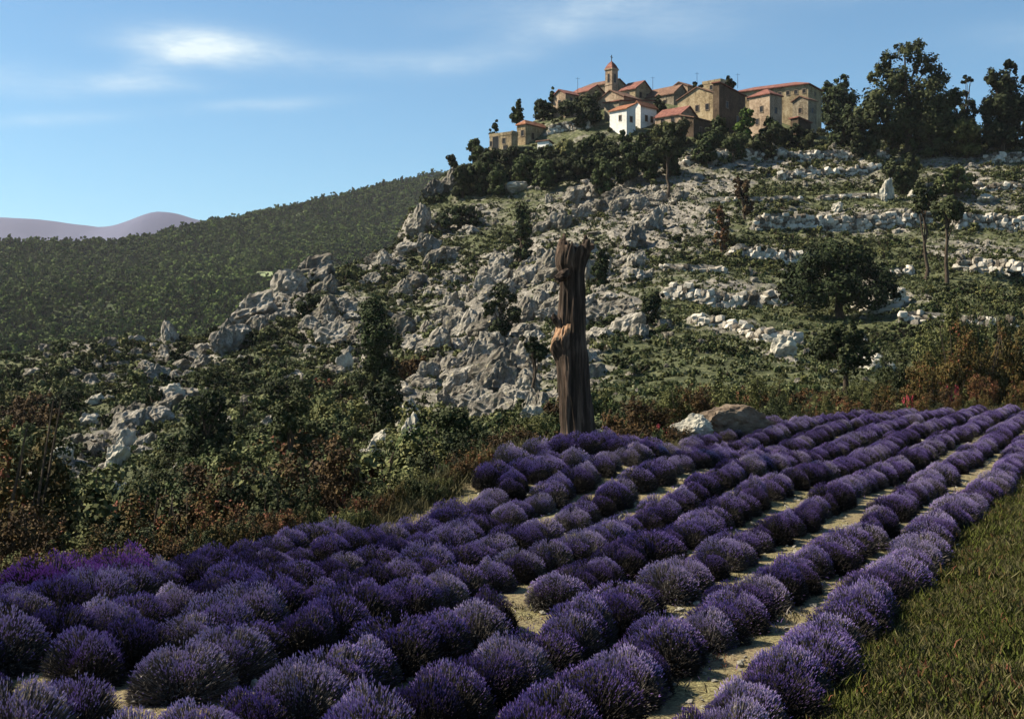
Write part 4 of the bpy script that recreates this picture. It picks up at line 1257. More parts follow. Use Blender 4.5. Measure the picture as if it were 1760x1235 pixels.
for i, (nm, lab, u0, u1, v0, v1, mt, n, th, lp) in enumerate(ST):
    y = hill_hit((u0 + u1) / 2, v1 - 4) or 80
    tree_px(nm, lab, 'tree', u0, u1, v0, v1, y, lp, n, mt, 100 + i, th, WIDE if (u1 - u0) > 1.15 * (v1 - v0) or th < .09 and 'broad' in lab else None)

# ---------------------------------------------------------------- shrubs on the hillside
SHR = [bush_mesh('hillside_shrub', 900, .10, ('scrub', 'scrub', 'oak', 'olive', 'scrub', 'evergreen')[i], 400 + i, 1, (.7, .9, .8, .6, 1.05, .8)[i]) for i in range(6)]
LOW = [bush_mesh('low_scrub', 260, .17, ('herb', 'olive', 'herb', 'scrub')[i], 420 + i, 1, (.55, .6, .7, .5)[i], False, 5) for i in range(4)]
n = 52000
cx = rng.uniform(-130, 135, n); cy = rng.uniform(34, 275, n)
cu = U0 + F * cx / cy
rg = rocky(cx, cy)
dn = fbm2(cx / 14, cy / 14, 3, 91)
pr = np.clip(0.52 + 0.6 * dn, .14, 1) * (1 - .30 * rg)
pr = pr * np.where(cu < 760, 1.5, np.where(cu > 1080, 1.0, 1.0))
keep = (cu > -200) & (cu < 1950) & (rng.uniform(0, 1, n) < pr) & (cy > edge_y(cx, cy) + 5)
for (bu, by, bw) in WBP:      # open ground before the pale boulders
    keep &= ~((np.abs(cu - bu) < bw * .62 + 5) & (cy > by - 13) & (cy < by + .8))
cx, cy, cu, dn = cx[keep], cy[keep], cu[keep], dn[keep]
cs = np.clip(rng.gamma(2.6, .26, len(cx)) * (1 + .5 * np.clip(dn, -1, 1)), .2, 2.0) * np.where(cu < 760, np.where(cy < 125, 1.45, 1.15), .80)
cz = hill_z(cx, cy)
vis = (cu > -10) & (cu < 1770)
order = np.argsort(-np.where(vis, cs / cy, 0))
big, rest = order[:290], order[290:]
NEARB = [bush_mesh('hillside_shrub', 4400, .043, ('scrub', 'olive', 'oak', 'russet', 'scrub', 'evergreen')[i], 440 + i, 1, (.8, .9, .8, .9, 1.0, .8)[i], True, 9) for i in range(6)]
for i in big:
    s = cs[i]
    j = int(rng.integers(0, 6))
    o = link('hillside_shrub', NEARB[j], None, (cx[i], cy[i], cz[i]), (0, 0, rng.uniform(0, 6.28)), (s, s, s * rng.uniform(.8, 1.2)))
    kind = ('grey green', 'olive green', 'dark green', 'russet brown', 'grey green', 'blackish green')[j]
    where = 'in the scrub left of the pale outcrops' if cu[i] < 700 else ('on the steep rocks around the dead trunk' if cu[i] < 1120 else 'on the grassy terraces below the castle')
    tag(o, '%s wild shrub growing %s' % (kind, where), 'shrub', 'wild shrubs on the hillside')
s = cs[rest]
scatter('hillside_scrub', np.stack([cx[rest], cy[rest], cz[rest]], 1), rotz(len(rest)), np.stack([s, s, s * rng.uniform(.7, 1.2, len(s))], 1), SHR, 'dense low scrub covering the rocky hillside', 'scrub')
# low herbs and grass clumps filling between
n = 90000
cx = rng.uniform(-120, 130, n); cy = rng.uniform(34, 262, n) ; cu = U0 + F * cx / cy
keep = (cu > -200) & (cu < 1950) & (cy > edge_y(cx, cy) + 4) & (rng.uniform(0, 1, n) < .9 - .5 * rocky(cx, cy))
cx, cy = cx[keep], cy[keep]; cz = hill_z(cx, cy); s = rng.uniform(.2, .6, len(cx))
scatter('hillside_herbs', np.stack([cx, cy, cz], 1), rotz(len(cx)), np.stack([s, s, s * rng.uniform(.8, 1.7, len(s))], 1), LOW, 'low herbs and tufts between the hillside rocks', 'herbs')

# bushes along the far edge of the lavender: leaves close enough to read
EB = {k: [bush_mesh('field_edge_bush', (5200, 5200, 8500, 8500)[i], .036, k, 460 + 10 * j + i, 1, (.95, 1.15, 2.0, 2.3)[i], True, (12, 12, 20, 20)[i]) for i in range(4)] for j, k in enumerate(('autumn', 'russet', 'oak', 'olive'))}
n_eb = 0
EBL = [('autumn', 'autumn coloured bush with yellow and rust leaves behind the lavender', 'autumn bushes behind the lavender'), ('russet', 'brown leaved bush behind the lavender rows', 'brown bushes behind the lavender'),
       ('oak', 'dark green bush behind the lavender rows', 'dark green bushes behind the lavender'), ('olive', 'olive green bush behind the lavender rows', 'olive green bushes behind the lavender')]


def edge_bush(u, dy, w, h, kind):
    y = float(np.interp(u, [e[0] for e in EDGE], [e[1] for e in EDGE])) + dy
    x = (u - U0) / F * y
    z = min(hz1(x, y), float(field_z(x, y)[0]) - .9 * max(0, dy - 1.6))
    z = max(hz1(x, y), z)
    m, lab, grp = EBL[kind]
    tall = h / (w / 2) > 1.5
    j = int(rng.integers(0, 2)) + (2 if tall else 0)
    o = link('field_edge_bush', EB[m][j], None, (x, y, z - .05), (0, 0, rng.uniform(0, 6.28)), (w / 2, w / 2, h / (2.1 if tall else 1)))
    tag(o, lab, 'bush', grp)


def edge_top(u, dy, vtop, w, kind):
    """bush whose top reaches photo row vtop"""
    y = float(np.interp(u, [e[0] for e in EDGE], [e[1] for e in EDGE])) + dy
    x = (u - U0) / F * y
    h = (V0 - vtop) / F * y - hz1(x, y)
    edge_bush(u, dy, w, max(.5, h / 1.1), kind)


for (u, dy, vt, w, k) in [(-30, 6, 690, 2.6, 0), (30, 9, 640, 3.0, 0), (20, 3.5, 850, 1.6, 1), (70, 5, 830, 1.7, 1), (62, 10, 700, 2.4, 2), (130, 4, 880, 1.5, 3), (172, 6, 868, 1.5, 1), (205, 3.5, 890, 1.4, 0),
                          (250, 5, 830, 1.7, 0), (285, 8, 770, 2.2, 2), (320, 4.5, 830, 1.6, 0), (360, 7, 790, 2.0, 1), (395, 4, 850, 1.5, 1), (440, 6, 780, 2.2, 2), (500, 5, 790, 1.9, 2), (545, 8, 740, 2.4, 1), (590, 5, 790, 1.7, 1), (625, 4.0, 842, 1.0, 2),
                          (690, 4, 832, 1.0, 3), (760, 6, 725, 2.0, 2), (820, 6, 720, 1.9, 2), (860, 8, 715, 1.8, 1), (730, 3.5, 800, .9, 3), (905, 9, 705, 1.5, 3),
                          (1075, 7, 690, 1.6, 1), (1120, 9, 668, 2.0, 1), (1165, 12, 660, 1.8, 3), (1200, 10, 655, 1.8, 1), (1250, 12, 640, 2.2, 3), (1320, 14, 640, 2.4, 3), (1370, 12, 662, 2.2, 1), (1415, 10, 668, 2.2, 1), (1475, 9, 655, 2.2, 3), (1540, 10, 650, 2.4, 0),
                          (1590, 9, 600, 2.6, 0), (1640, 10, 545, 3.0, 0), (1690, 9, 560, 3.0, 0), (1740, 10, 520, 3.2, 0), (1780, 8, 600, 2.8, 0), (1660, 16, 500, 3.4, 3), (1600, 16, 540, 3.2, 3), (1720, 18, 500, 3.6, 2), (1540, 18, 580, 2.8, 2), (1690, 6, 640, 2.0, 1), (1610, 6, 650, 1.9, 1), (1750, 6, 640, 2.0, 0)]:
    edge_top(u, dy, vt, w, k)
for u in range(-20, 830, 21):
    uu_ = u + rng.uniform(-8, 8)
    y_ = float(np.interp(uu_, [e[0] for e in EDGE], [e[1] for e in EDGE])) + rng.uniform(.45, 1.4)
    x_ = (uu_ - U0) / F * y_; w_ = rng.uniform(.5, .95); kk = (1, 2, 1, 3, 0)[int(rng.integers(0, 5))]
    m_, lab_, grp_ = EBL[kk]
    tag(link('field_edge_bush', EB[m_][int(rng.integers(0, 2))], None, (x_, y_, float(field_z(x_, y_)[0]) - .04), (0, 0, rng.uniform(0, 6.28)), (w_ / 2, w_ / 2, rng.uniform(.40, .62))), lab_, 'bush', grp_)
EV = lambda u: float(np.interp(u, [e[0] for e in EDGE], [e[2] for e in EDGE]))
for u in list(range(-20, 850, 26)) + list(range(1060, 1180, 24)) + list(range(1330, 1800, 30)):
    uu_ = u + rng.uniform(-9, 9); dy = rng.uniform(1.5, 2.6)
    edge_top(uu_, dy, EV(uu_) - rng.uniform(4, 42), rng.uniform(.9, 1.6), (1, 2, 1, 3, 0)[int(rng.integers(0, 5))])
redm = bush_mesh('red_bush', 900, .06, 'red', 499, 1, .9, True, 6)
for (u, dy, vt, w, lab) in [(680, 2.3, 846, .75, 'small bush with crimson leaves at the lavender edge'), (600, 5.5, 800, .8, 'faint red leaved plant in brown scrub'), (232, 4.6, 890, .9, 'reddish plant in the autumn bushes beside magenta lavender'),
                            (1150, 6, 712, 1.0, 'dark red leaved bush left of the boulders'), (1640, 7, 640, 1.1, 'red leaved bush low in the autumn thicket'), (1560, 7, 660, 1.0, 'red leaved plant at the corner of the autumn thicket')]:
    y = float(np.interp(u, [e[0] for e in EDGE], [e[1] for e in EDGE])) + dy; x = (u - U0) / F * y
    gz_ = hz1(x, y); h = (V0 - vt) / F * y - gz_
    tag(link('red_bush', redm, None, (x, y, gz_ - .03), (0, 0, rng.uniform(0, 6)), (w / 2, w / 2, max(.5, h / 1.0))), lab, 'bush')

# ---------------------------------------------------------------- forest across the valley
M['pale_forest'] = leaf_mat('pale_forest_leaves', [(0, (.026, .038, .009)), (.5, (.055, .080, .018)), (1, (.10, .13, .034))], 0.6)
M['dark_forest'] = leaf_mat('dark_forest_leaves', [(0, (.014, .026, .006)), (.5, (.028, .048, .010)), (1, (.058, .088, .018))], 0.6)


def forest_tree_mesh(seed, cone, mat='pine'):
    rr = np.random.default_rng(seed)
    lobes = [(rr.normal(0, .12), rr.normal(0, .12), .30 + .13 * k, (.42 - .07 * k * cone) * rr.uniform(.8, 1.1), (.42 - .07 * k * cone) * rr.uniform(.8, 1.1), .14) for k in range(5)]
    pos, nrm, tint = crown_pts(300, lobes, rr)
    v, f = leaves(pos, nrm, .085, .7, rr)
    tv, tf = tube([(0, 0, -.1), (.01, 0, .25), (0, .01, .7)], [.04, .03, .012], 5)
    vv, ff = merge([(v, f), (tv, tf)])
    return mesh_np('forest_tree', vv, ff, None, np.concatenate([tint, np.full(len(tf), .3)]), mat_idx=np.concatenate([np.zeros(len(f), int), np.ones(len(tf), int)]), mats=[M[mat], M['bark']])


FT = [forest_tree_mesh(600 + i, i % 2, ('pine', 'dark_forest', 'pine', 'dark_forest', 'pine', 'pine', 'pale_forest', 'dark_forest')[i]) for i in range(8)]
n = 56000
cu = rng.uniform(-120, 960, n); cy = np.sqrt(rng.uniform(400 ** 2, 1480 ** 2, n))
yc = np.interp(cu, FC_U, FC_Y)
cx = (cu - U0) / F * cy
dn = fbm2(cx / 60, cy / 60, 3, 55)
cv = V0 - forest_z(cu, cy) / cy * F
clear = (np.abs(cu - 463) < 24) & (np.abs(cv - 477) < 9)
clear |= (np.abs(cu - 515) < 15) & (np.abs(cv - 372 + (cu - 515) * .35) < 3)
keep = (cy < yc + 25) & (rng.uniform(0, 1, n) < np.clip(.85 + .7 * dn, .30, 1)) & ~clear
cu, cy, cx, cv = cu[keep], cy[keep], cx[keep], cv[keep]
cz = forest_z(cu, cy); s = rng.gamma(14, .40, len(cx)).clip(3, 9) * np.where(rng.uniform(size=len(cx)) < .03, 1.4, 1)
vis = (cu > 0) & (cu < 740) & (cv < 560)
order = np.argsort(-np.where(vis, s / cy, 0)); big, rest = order[:290], order[290:]
for i in big:
    o = link('forest_tree', FT[int(rng.integers(0, 8))], None, (cx[i], cy[i], cz[i]), (0, 0, rng.uniform(0, 6.28)), (s[i], s[i], s[i] * rng.uniform(.85, 1.15)))
    tag(o, 'dark green tree in the forest on the slope across the valley', 'tree', 'trees of the forest across the valley')
r = rest; sr = s[r]
scatter('forest', np.stack([cx[r], cy[r], cz[r]], 1), rotz(len(r)), np.stack([sr, sr, sr * rng.uniform(.85, 1.2, len(r))], 1), FT, 'dense dark green forest covering the slope across the valley', 'forest')
uu = np.linspace(440, 488, 12); yb = []
for (u0, u1, va, vb, nm) in ((438, 488, 486, 468, 'meadow'), (498, 530, 379, 366, 'clearing')):
    ua = np.linspace(u0, u1, 14)
    ys_ = np.linspace(500, 1400, 2000)
    rows = []
    for u in ua:
        vv = V0 - forest_z(np.full_like(ys_, u), ys_) / ys_ * F
        sl = 0 if nm == 'meadow' else -(u - 515) * .35
        ya = ys_[np.argmax(vv <= va + sl)]; yb_ = ys_[np.argmax(vv <= vb + sl)]
        rows.append(np.linspace(ya, yb_, 8))
    rows = np.array(rows).T; GU = np.tile(ua, (8, 1))
    tag(link(nm, mesh_np(nm, np.stack([(GU - U0) / F * rows, rows, forest_z(GU, rows) + .6], 2).reshape(-1, 3), grid_faces(8, 14), M['meadow'], smooth=True)), kind='structure')


# ---------------------------------------------------------------- lavender
def lavender_mesh(seed, flower='lavender_flower', n_st=5200, bloom=1.0):
    """mound of radiating stalks with flower spikes over a core of grey-green leaves; radius about 1, height about 1"""
    rr = np.random.default_rng(seed)
    dv = unit(np.stack([rr.normal(size=n_st), rr.normal(size=n_st), np.abs(rr.normal(size=n_st)) * .85 + .02], 1))
    th = np.arctan2(dv[:, 1], dv[:, 0])
    lump = 1 + .13 * np.sin(2 * th + rr.uniform(0, 6)) + .10 * np.sin(3 * th + rr.uniform(0, 6)) + .06 * np.sin(5 * th + rr.uniform(0, 6))
    rad = np.stack([np.ones(n_st) * .92, np.ones(n_st) * .92, np.full(n_st, .86)], 1)
    tip = dv * rad * (lump * rr.uniform(.91, 1.045, n_st))[:, None]
    tip[:, 2] += .04
    base = dv * np.array([.45, .45, .12]) * rr.uniform(.3, 1, (n_st, 1))
    base[:, 2] = base[:, 2] * .5 + .02
    mid = base * .35 + tip * .65; mid[:, 2] += .06
    d = unit(tip - mid)
    side = unit(np.cross(d, rr.normal(size=(n_st, 3))))
    w = .0065
    sv = np.stack([base - side * w, base + side * w, tip + side * w * .6, tip - side * w * .6], 1).reshape(-1, 3)
    sf = np.arange(n_st * 4).reshape(-1, 4)
    stint = rr.uniform(.1, .8, n_st)
    L = rr.uniform(.04, .085, n_st)[:, None]; ww = rr.uniform(.008, .013, n_st)[:, None]
    droop = rr.normal(0, .12, (n_st, 3)); d2 = unit(d + droop + np.array([0, 0, .25]))
    parts_v, parts_f, tints, idx = [sv], [sf], [stint], [np.ones(n_st, int)]
    o = len(sv)
    # flower spikes: high stalks bloom, the skirt is mostly bare, which also paints its shade
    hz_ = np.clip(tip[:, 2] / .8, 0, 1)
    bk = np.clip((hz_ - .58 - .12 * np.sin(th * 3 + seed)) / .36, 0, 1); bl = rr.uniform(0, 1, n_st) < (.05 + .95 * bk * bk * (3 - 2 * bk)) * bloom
    s2 = unit(np.cross(d2, side))
    for sd in (side, s2):
        a = tip; e = tip + d2 * L; m1 = tip + d2 * L * .45
        q = np.stack([a, m1 + sd * ww, e, m1 - sd * ww], 1)[bl].reshape(-1, 3)
        f = np.arange(len(q)).reshape(-1, 4) + o; o += len(q)
        parts_v.append(q); parts_f.append(f)
        tints.append(np.clip(-.08 + .86 * hz_[bl] + rr.uniform(-.22, .3, bl.sum()), 0, 1)); idx.append(np.zeros(len(f), int))  # tint rises with height, painting sunlit caps over shaded flanks
    # leafy core
    nl = 3200
    dl = unit(np.stack([rr.normal(size=nl), rr.normal(size=nl), np.abs(rr.normal(size=nl)) * .8], 1))
    lth = np.arctan2(dl[:, 1], dl[:, 0]); lq = np.interp(lth, np.sort(th), lump[np.argsort(th)])
    pl = dl * np.array([.86, .86, .80]) * (lq * rr.uniform(.55, 1.0, nl) ** .45)[:, None]
    lv, lf = leaves(pl, unit(dl + rr.normal(0, .6, (nl, 3))), .045, .26, rr)
    parts_v.append(lv); parts_f.append(lf + o); tints.append(rr.uniform(0, .75, nl)); idx.append(np.ones(nl, int))
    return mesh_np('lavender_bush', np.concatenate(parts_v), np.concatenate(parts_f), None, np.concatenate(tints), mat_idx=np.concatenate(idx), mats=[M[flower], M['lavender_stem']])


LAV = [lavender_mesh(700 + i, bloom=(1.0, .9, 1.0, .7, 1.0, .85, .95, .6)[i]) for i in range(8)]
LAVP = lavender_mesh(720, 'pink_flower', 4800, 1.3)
# bare patches in the rows, as plan positions
ORD = ['first', 'second', 'third', 'fourth', 'fifth', 'sixth', 'seventh', 'eighth', 'ninth', 'tenth', 'eleventh', 'twelfth', 'thirteenth', 'fourteenth', 'fifteenth', 'sixteenth', 'seventeenth', 'eighteenth']
gap_xy = []
for (u, v) in ((900, 1062), (468, 1198), (965, 1185)):
    y = 3.05 * F / (v - V0); gap_xy.append(((u - U0) / F * y, y))
bushes = []
for k in range(0, 18):
    x0 = X_ROW0 - ROW_STEP * k
    y = 5.0 + rng.uniform(0, .6)
    ph1, ph2 = rng.uniform(0, 6.28, 2)
    while y < 64:
        step = rng.uniform(.52, .68)
        y += step * .894
        x = x0 + ROW_DX * y + .10 * math.sin(y * .35 + ph1) + rng.normal(0, .07)
        yy_ = y + rng.normal(0, .05)
        if yy_ > float(edge_y(x, yy_)) - .1: continue
        u = U0 + F * x / yy_
        if u < -190 or u > 1930 or yy_ < 7.6: continue
        sz = rng.normal(.445 if y < 13 else (.42 if y < 17 else .39), .034)
        if y < 17 and rng.uniform() < .12: sz *= rng.uniform(1.04, 1.12)
        if any(math.hypot(x - gx_, yy_ - gy_) < gr_ for (gx_, gy_), gr_ in zip(gap_xy, (.66, .30, .36))): continue
        if rng.uniform() < .02: continue
        bushes.append((x, yy_, float(np.clip(sz, .32, .52)), u, k))
for (u, dy, sz) in ((845, -.7, .46), (880, -.3, .48), (905, -1.3, .46), (930, -.5, .50), (965, -.9, .52), (1000, -1.0, .52), (1035, -.8, .50), (1060, -1.6, .46), (985, -2.0, .47), (1085, -.5, .46), (945, -2.1, .46), (1110, -1.2, .5)):
    yb_ = float(np.interp(u, [e[0] for e in EDGE], [e[1] for e in EDGE])) + dy
    bushes.append(((u - U0) / F * yb_, yb_, sz, u, 99))
PINK_U = (95, 150, 205)
# two magenta plants at the far left edge
bx_ = np.array([b[0] for b in bushes]); by_ = np.array([b[1] for b in bushes]); bu_ = np.array([b[3] for b in bushes])
gap_to_edge = np.array([float(edge_y(b[0], b[1])) - b[1] for b in bushes])
pink = {}
for q in np.where((bu_ > 55) & (bu_ < 262) & (gap_to_edge < 1.5) & (gap_to_edge > -.2))[0]:
    pink[int(q)] = 1
order = np.argsort([b[1] / b[2] - (0 if -5 < b[3] < 1765 else -500) for b in bushes])
zs = field_z(bx_, by_)
ind = set(int(i) for i in order[:300]) | set(pink)
rest = [i for i in range(len(bushes)) if i not in ind]
for i in sorted(ind):
    x, y, s, u, k = bushes[i]
    if i in pink:
        s *= 1.28
        o = link('lavender_bush', LAVP, None, (x, y, zs[i] - .02), (0, 0, rng.uniform(0, 6.28)), (s * 1.15, s * 1.1, s * 1.2))
        tag(o, 'magenta purple lavender bush at the field edge below autumn bushes', 'lavender bush', 'magenta lavender bushes')
        continue
    o = link('lavender_bush', LAV[int(rng.integers(0, 8))], None, (x, y, zs[i] - .02), (rng.normal(0, .05), rng.normal(0, .05), rng.uniform(0, 6.28)), (s * rng.uniform(.95, 1.14), s * rng.uniform(.95, 1.14), s * rng.uniform(.98, 1.22)))
    if k == 99: lb = 'blue violet lavender bush crowded round the foot of the dead trunk'
    elif k == 0: lb = 'blue violet lavender bush in the outermost row beside the grass bank'
    else: lb = 'blue violet lavender bush in the %s row counted from the grass bank' % ORD[k]
    tag(o, lb, 'lavender bush', 'lavender bushes in rows')
if rest:
    s = np.array([bushes[i][2] for i in rest])
    scatter('far_lavender_rows', np.stack([bx_[rest], by_[rest], zs[rest] - .02], 1), rotz(len(rest)), np.stack([s * 1.06, s * 1.06, s * 1.1], 1), LAV, 'distant blue violet lavender bushes merging into rows', 'lavender')
print('lavender bushes', len(bushes))

# pebbles and clods on the soil
n = 22000
cx = rng.uniform(-9, 28, n); cy = rng.uniform(7, 50, n)
keep = (cy < edge_y(cx, cy)) & (bank_d(cx, cy) < .1) & (np.abs(cx / cy) < .48)
cx, cy = cx[keep], cy[keep]; s = rng.gamma(2, .011, len(cx)) + .008
PEB = [rock_mesh('pebble', 800 + i, 'white_rock', 1, 1, .8, .6, 4, .05, 0) for i in range(4)]
scatter('field_pebbles', np.stack([cx, cy, field_z(cx, cy) + .01], 1), rotz(len(cx), .3), np.stack([s, s, s], 1), PEB, 'pale pebbles and clods on the lavender field soil', 'pebbles')

# ---------------------------------------------------------------- grass
def tuft_mesh(seed, n, mat, h=.16, spread=.09):
    rr = np.random.default_rng(seed)
    b = np.concatenate([rr.normal(0, spread, (n, 2)), np.zeros((n, 1)) - .01], 1)
    d = unit(np.concatenate([rr.normal(0, .42, (n, 2)), np.ones((n, 1))], 1))
    hh = rr.uniform(.4, 1.15, (n, 1)) * h
    side = unit(np.cross(d, rr.normal(size=(n, 3)))) * .0042
    bend = np.concatenate([rr.normal(0, .35, (n, 2)), np.full((n, 1), -.15)], 1) * hh
    m = b + d * hh * .55; t = b + d * hh + bend * .5
    v = np.stack([b - side, b + side, m + side * .9, m - side * .9, t], 1).reshape(-1, 3)
    i = np.arange(n)[:, None] * 5
    f = np.concatenate([i + np.array([[0, 1, 2, 3]]), i + np.array([[3, 2, 4, 4]])], 0)
    f2 = []
    me = bpy.data.meshes.new('grass_tuft')
    me.from_pydata(v.tolist(), [], [tuple(q) for q in (i + np.array([[0, 1, 2, 3]])).tolist()] + [tuple(q) for q in (i + np.array([[3, 2, 4]])).tolist()])
    tt = rr.uniform(0, 1, n)
    a = me.attributes.new('tint', 'FLOAT', 'FACE'); a.data.foreach_set('value', np.concatenate([tt, tt]).astype(np.float32))
    me.materials.append(M[mat]); me.update()
    return me


TUF = [tuft_mesh(850 + i, 90, 'grass', (.055, .075, .10, .07)[i]) for i in range(4)] + [tuft_mesh(860, 60, 'dry_grass', .12), tuft_mesh(861, 60, 'grass', .13, .12), tuft_mesh(862, 70, 'russet', .07, .12)]
n = 46000
dd = rng.uniform(-.15, 14, n) ; tt = rng.uniform(6.5, 55, n)
dd = np.where(rng.uniform(size=n) < .75, rng.uniform(-.15, 4.0, n), dd); tt = np.where(rng.uniform(size=n) < .75, rng.uniform(6.5, 26, n), tt)
cx = X_ROW0 + .62 + ROW_DX * tt + dd * RN; cu = U0 + F * cx / tt
keep = (cu < 1960) & (rng.uniform(size=n) < .62 + .7 * fbm2(cx / .9, tt / .9, 2, 61)) & (tt < edge_y(cx, tt) + 2)
cx, tt = cx[keep], tt[keep]
s = rng.uniform(.7, 1.5, len(cx))
s = s * np.clip(1 + .45 * fbm2(cx / 1.3, tt / 1.3, 2, 67), .45, 1.5)
scatter('bank_grass', np.stack([cx, tt, bank_z(cx, tt)], 1), rotz(len(cx), .1), np.stack([s, s, s], 1), TUF, 'short olive green grass on the bank beside the lavender', 'grass')
print('grass', len(cx))
DRY = [tuft_mesh(870 + i, 60, 'dry_grass', .34, .16) for i in range(3)]
n = 2600
cu = rng.uniform(-100, 1850, n); ey = np.interp(cu, [e[0] for e in EDGE], [e[1] for e in EDGE]); tt = ey + rng.uniform(.35, 3.2, n)
cx = (cu - U0) / F * tt
gz_ = np.maximum(hill_z(cx, tt), field_z(cx, tt) - .9 * np.clip(tt - (edge_y(cx, tt) + 1.6), 0, 8))
s = rng.uniform(.5, 1.4, n)
scatter('edge_grass', np.stack([cx, tt, gz_], 1), rotz(n, .1), np.stack([s, s, s], 1), DRY, 'dry grass fringe along the far edge of the lavender', 'grass')
# low weeds, dry stalks and fallen flowers between the rows
WEED = [tuft_mesh(880, 46, 'lavender_stem', .10, .13), tuft_mesh(881, 40, 'dry_grass', .08, .12), tuft_mesh(882, 40, 'russet', .06, .14), tuft_mesh(883, 34, 'lavender_flower', .07, .12)]
n = 9000
cx = rng.uniform(-9, 26, n); cy = rng.uniform(7, 46, n)
pk = np.where(cy < 15, .9, np.where(cy < 20, .5, .22)) * np.clip(.75 + .8 * fbm2(cx / .8, cy / .8, 2, 71), .1, 1)
keep = (cy < edge_y(cx, cy)) & (bank_d(cx, cy) < .2) & (np.abs(cx / cy) < .48) & (rng.uniform(size=n) < pk)
cx, cy = cx[keep], cy[keep]; s = rng.uniform(.6, 1.5, len(cx))
scatter('row_weeds', np.stack([cx, cy, field_z(cx, cy)], 1), rotz(len(cx), .15), np.stack([s, s, s * rng.uniform(.5, 1.1, len(s))], 1), WEED, 'low dry weeds and fallen stalks between the lavender rows', 'weeds')
# small white stones at the bank edge
for i, (u, v, w) in enumerate(((1603, 950, 9), (1646, 932, 10), (1722, 908, 12))):
    y = 2.95 * F / (v - V0); x = (u - U0) / F * y; px = y / F
    z = float(bank_z(np.array([x]), np.array([y]))[0])
    tag(link('white_stone', PEB[i], None, (x, y, z + .05), (0, 0, i), (w * px * .6, w * px * .6, w * px * .5)), 'small white stone lying at the grass edge beside the last lavender row', 'stone', 'white stones at the grass edge')

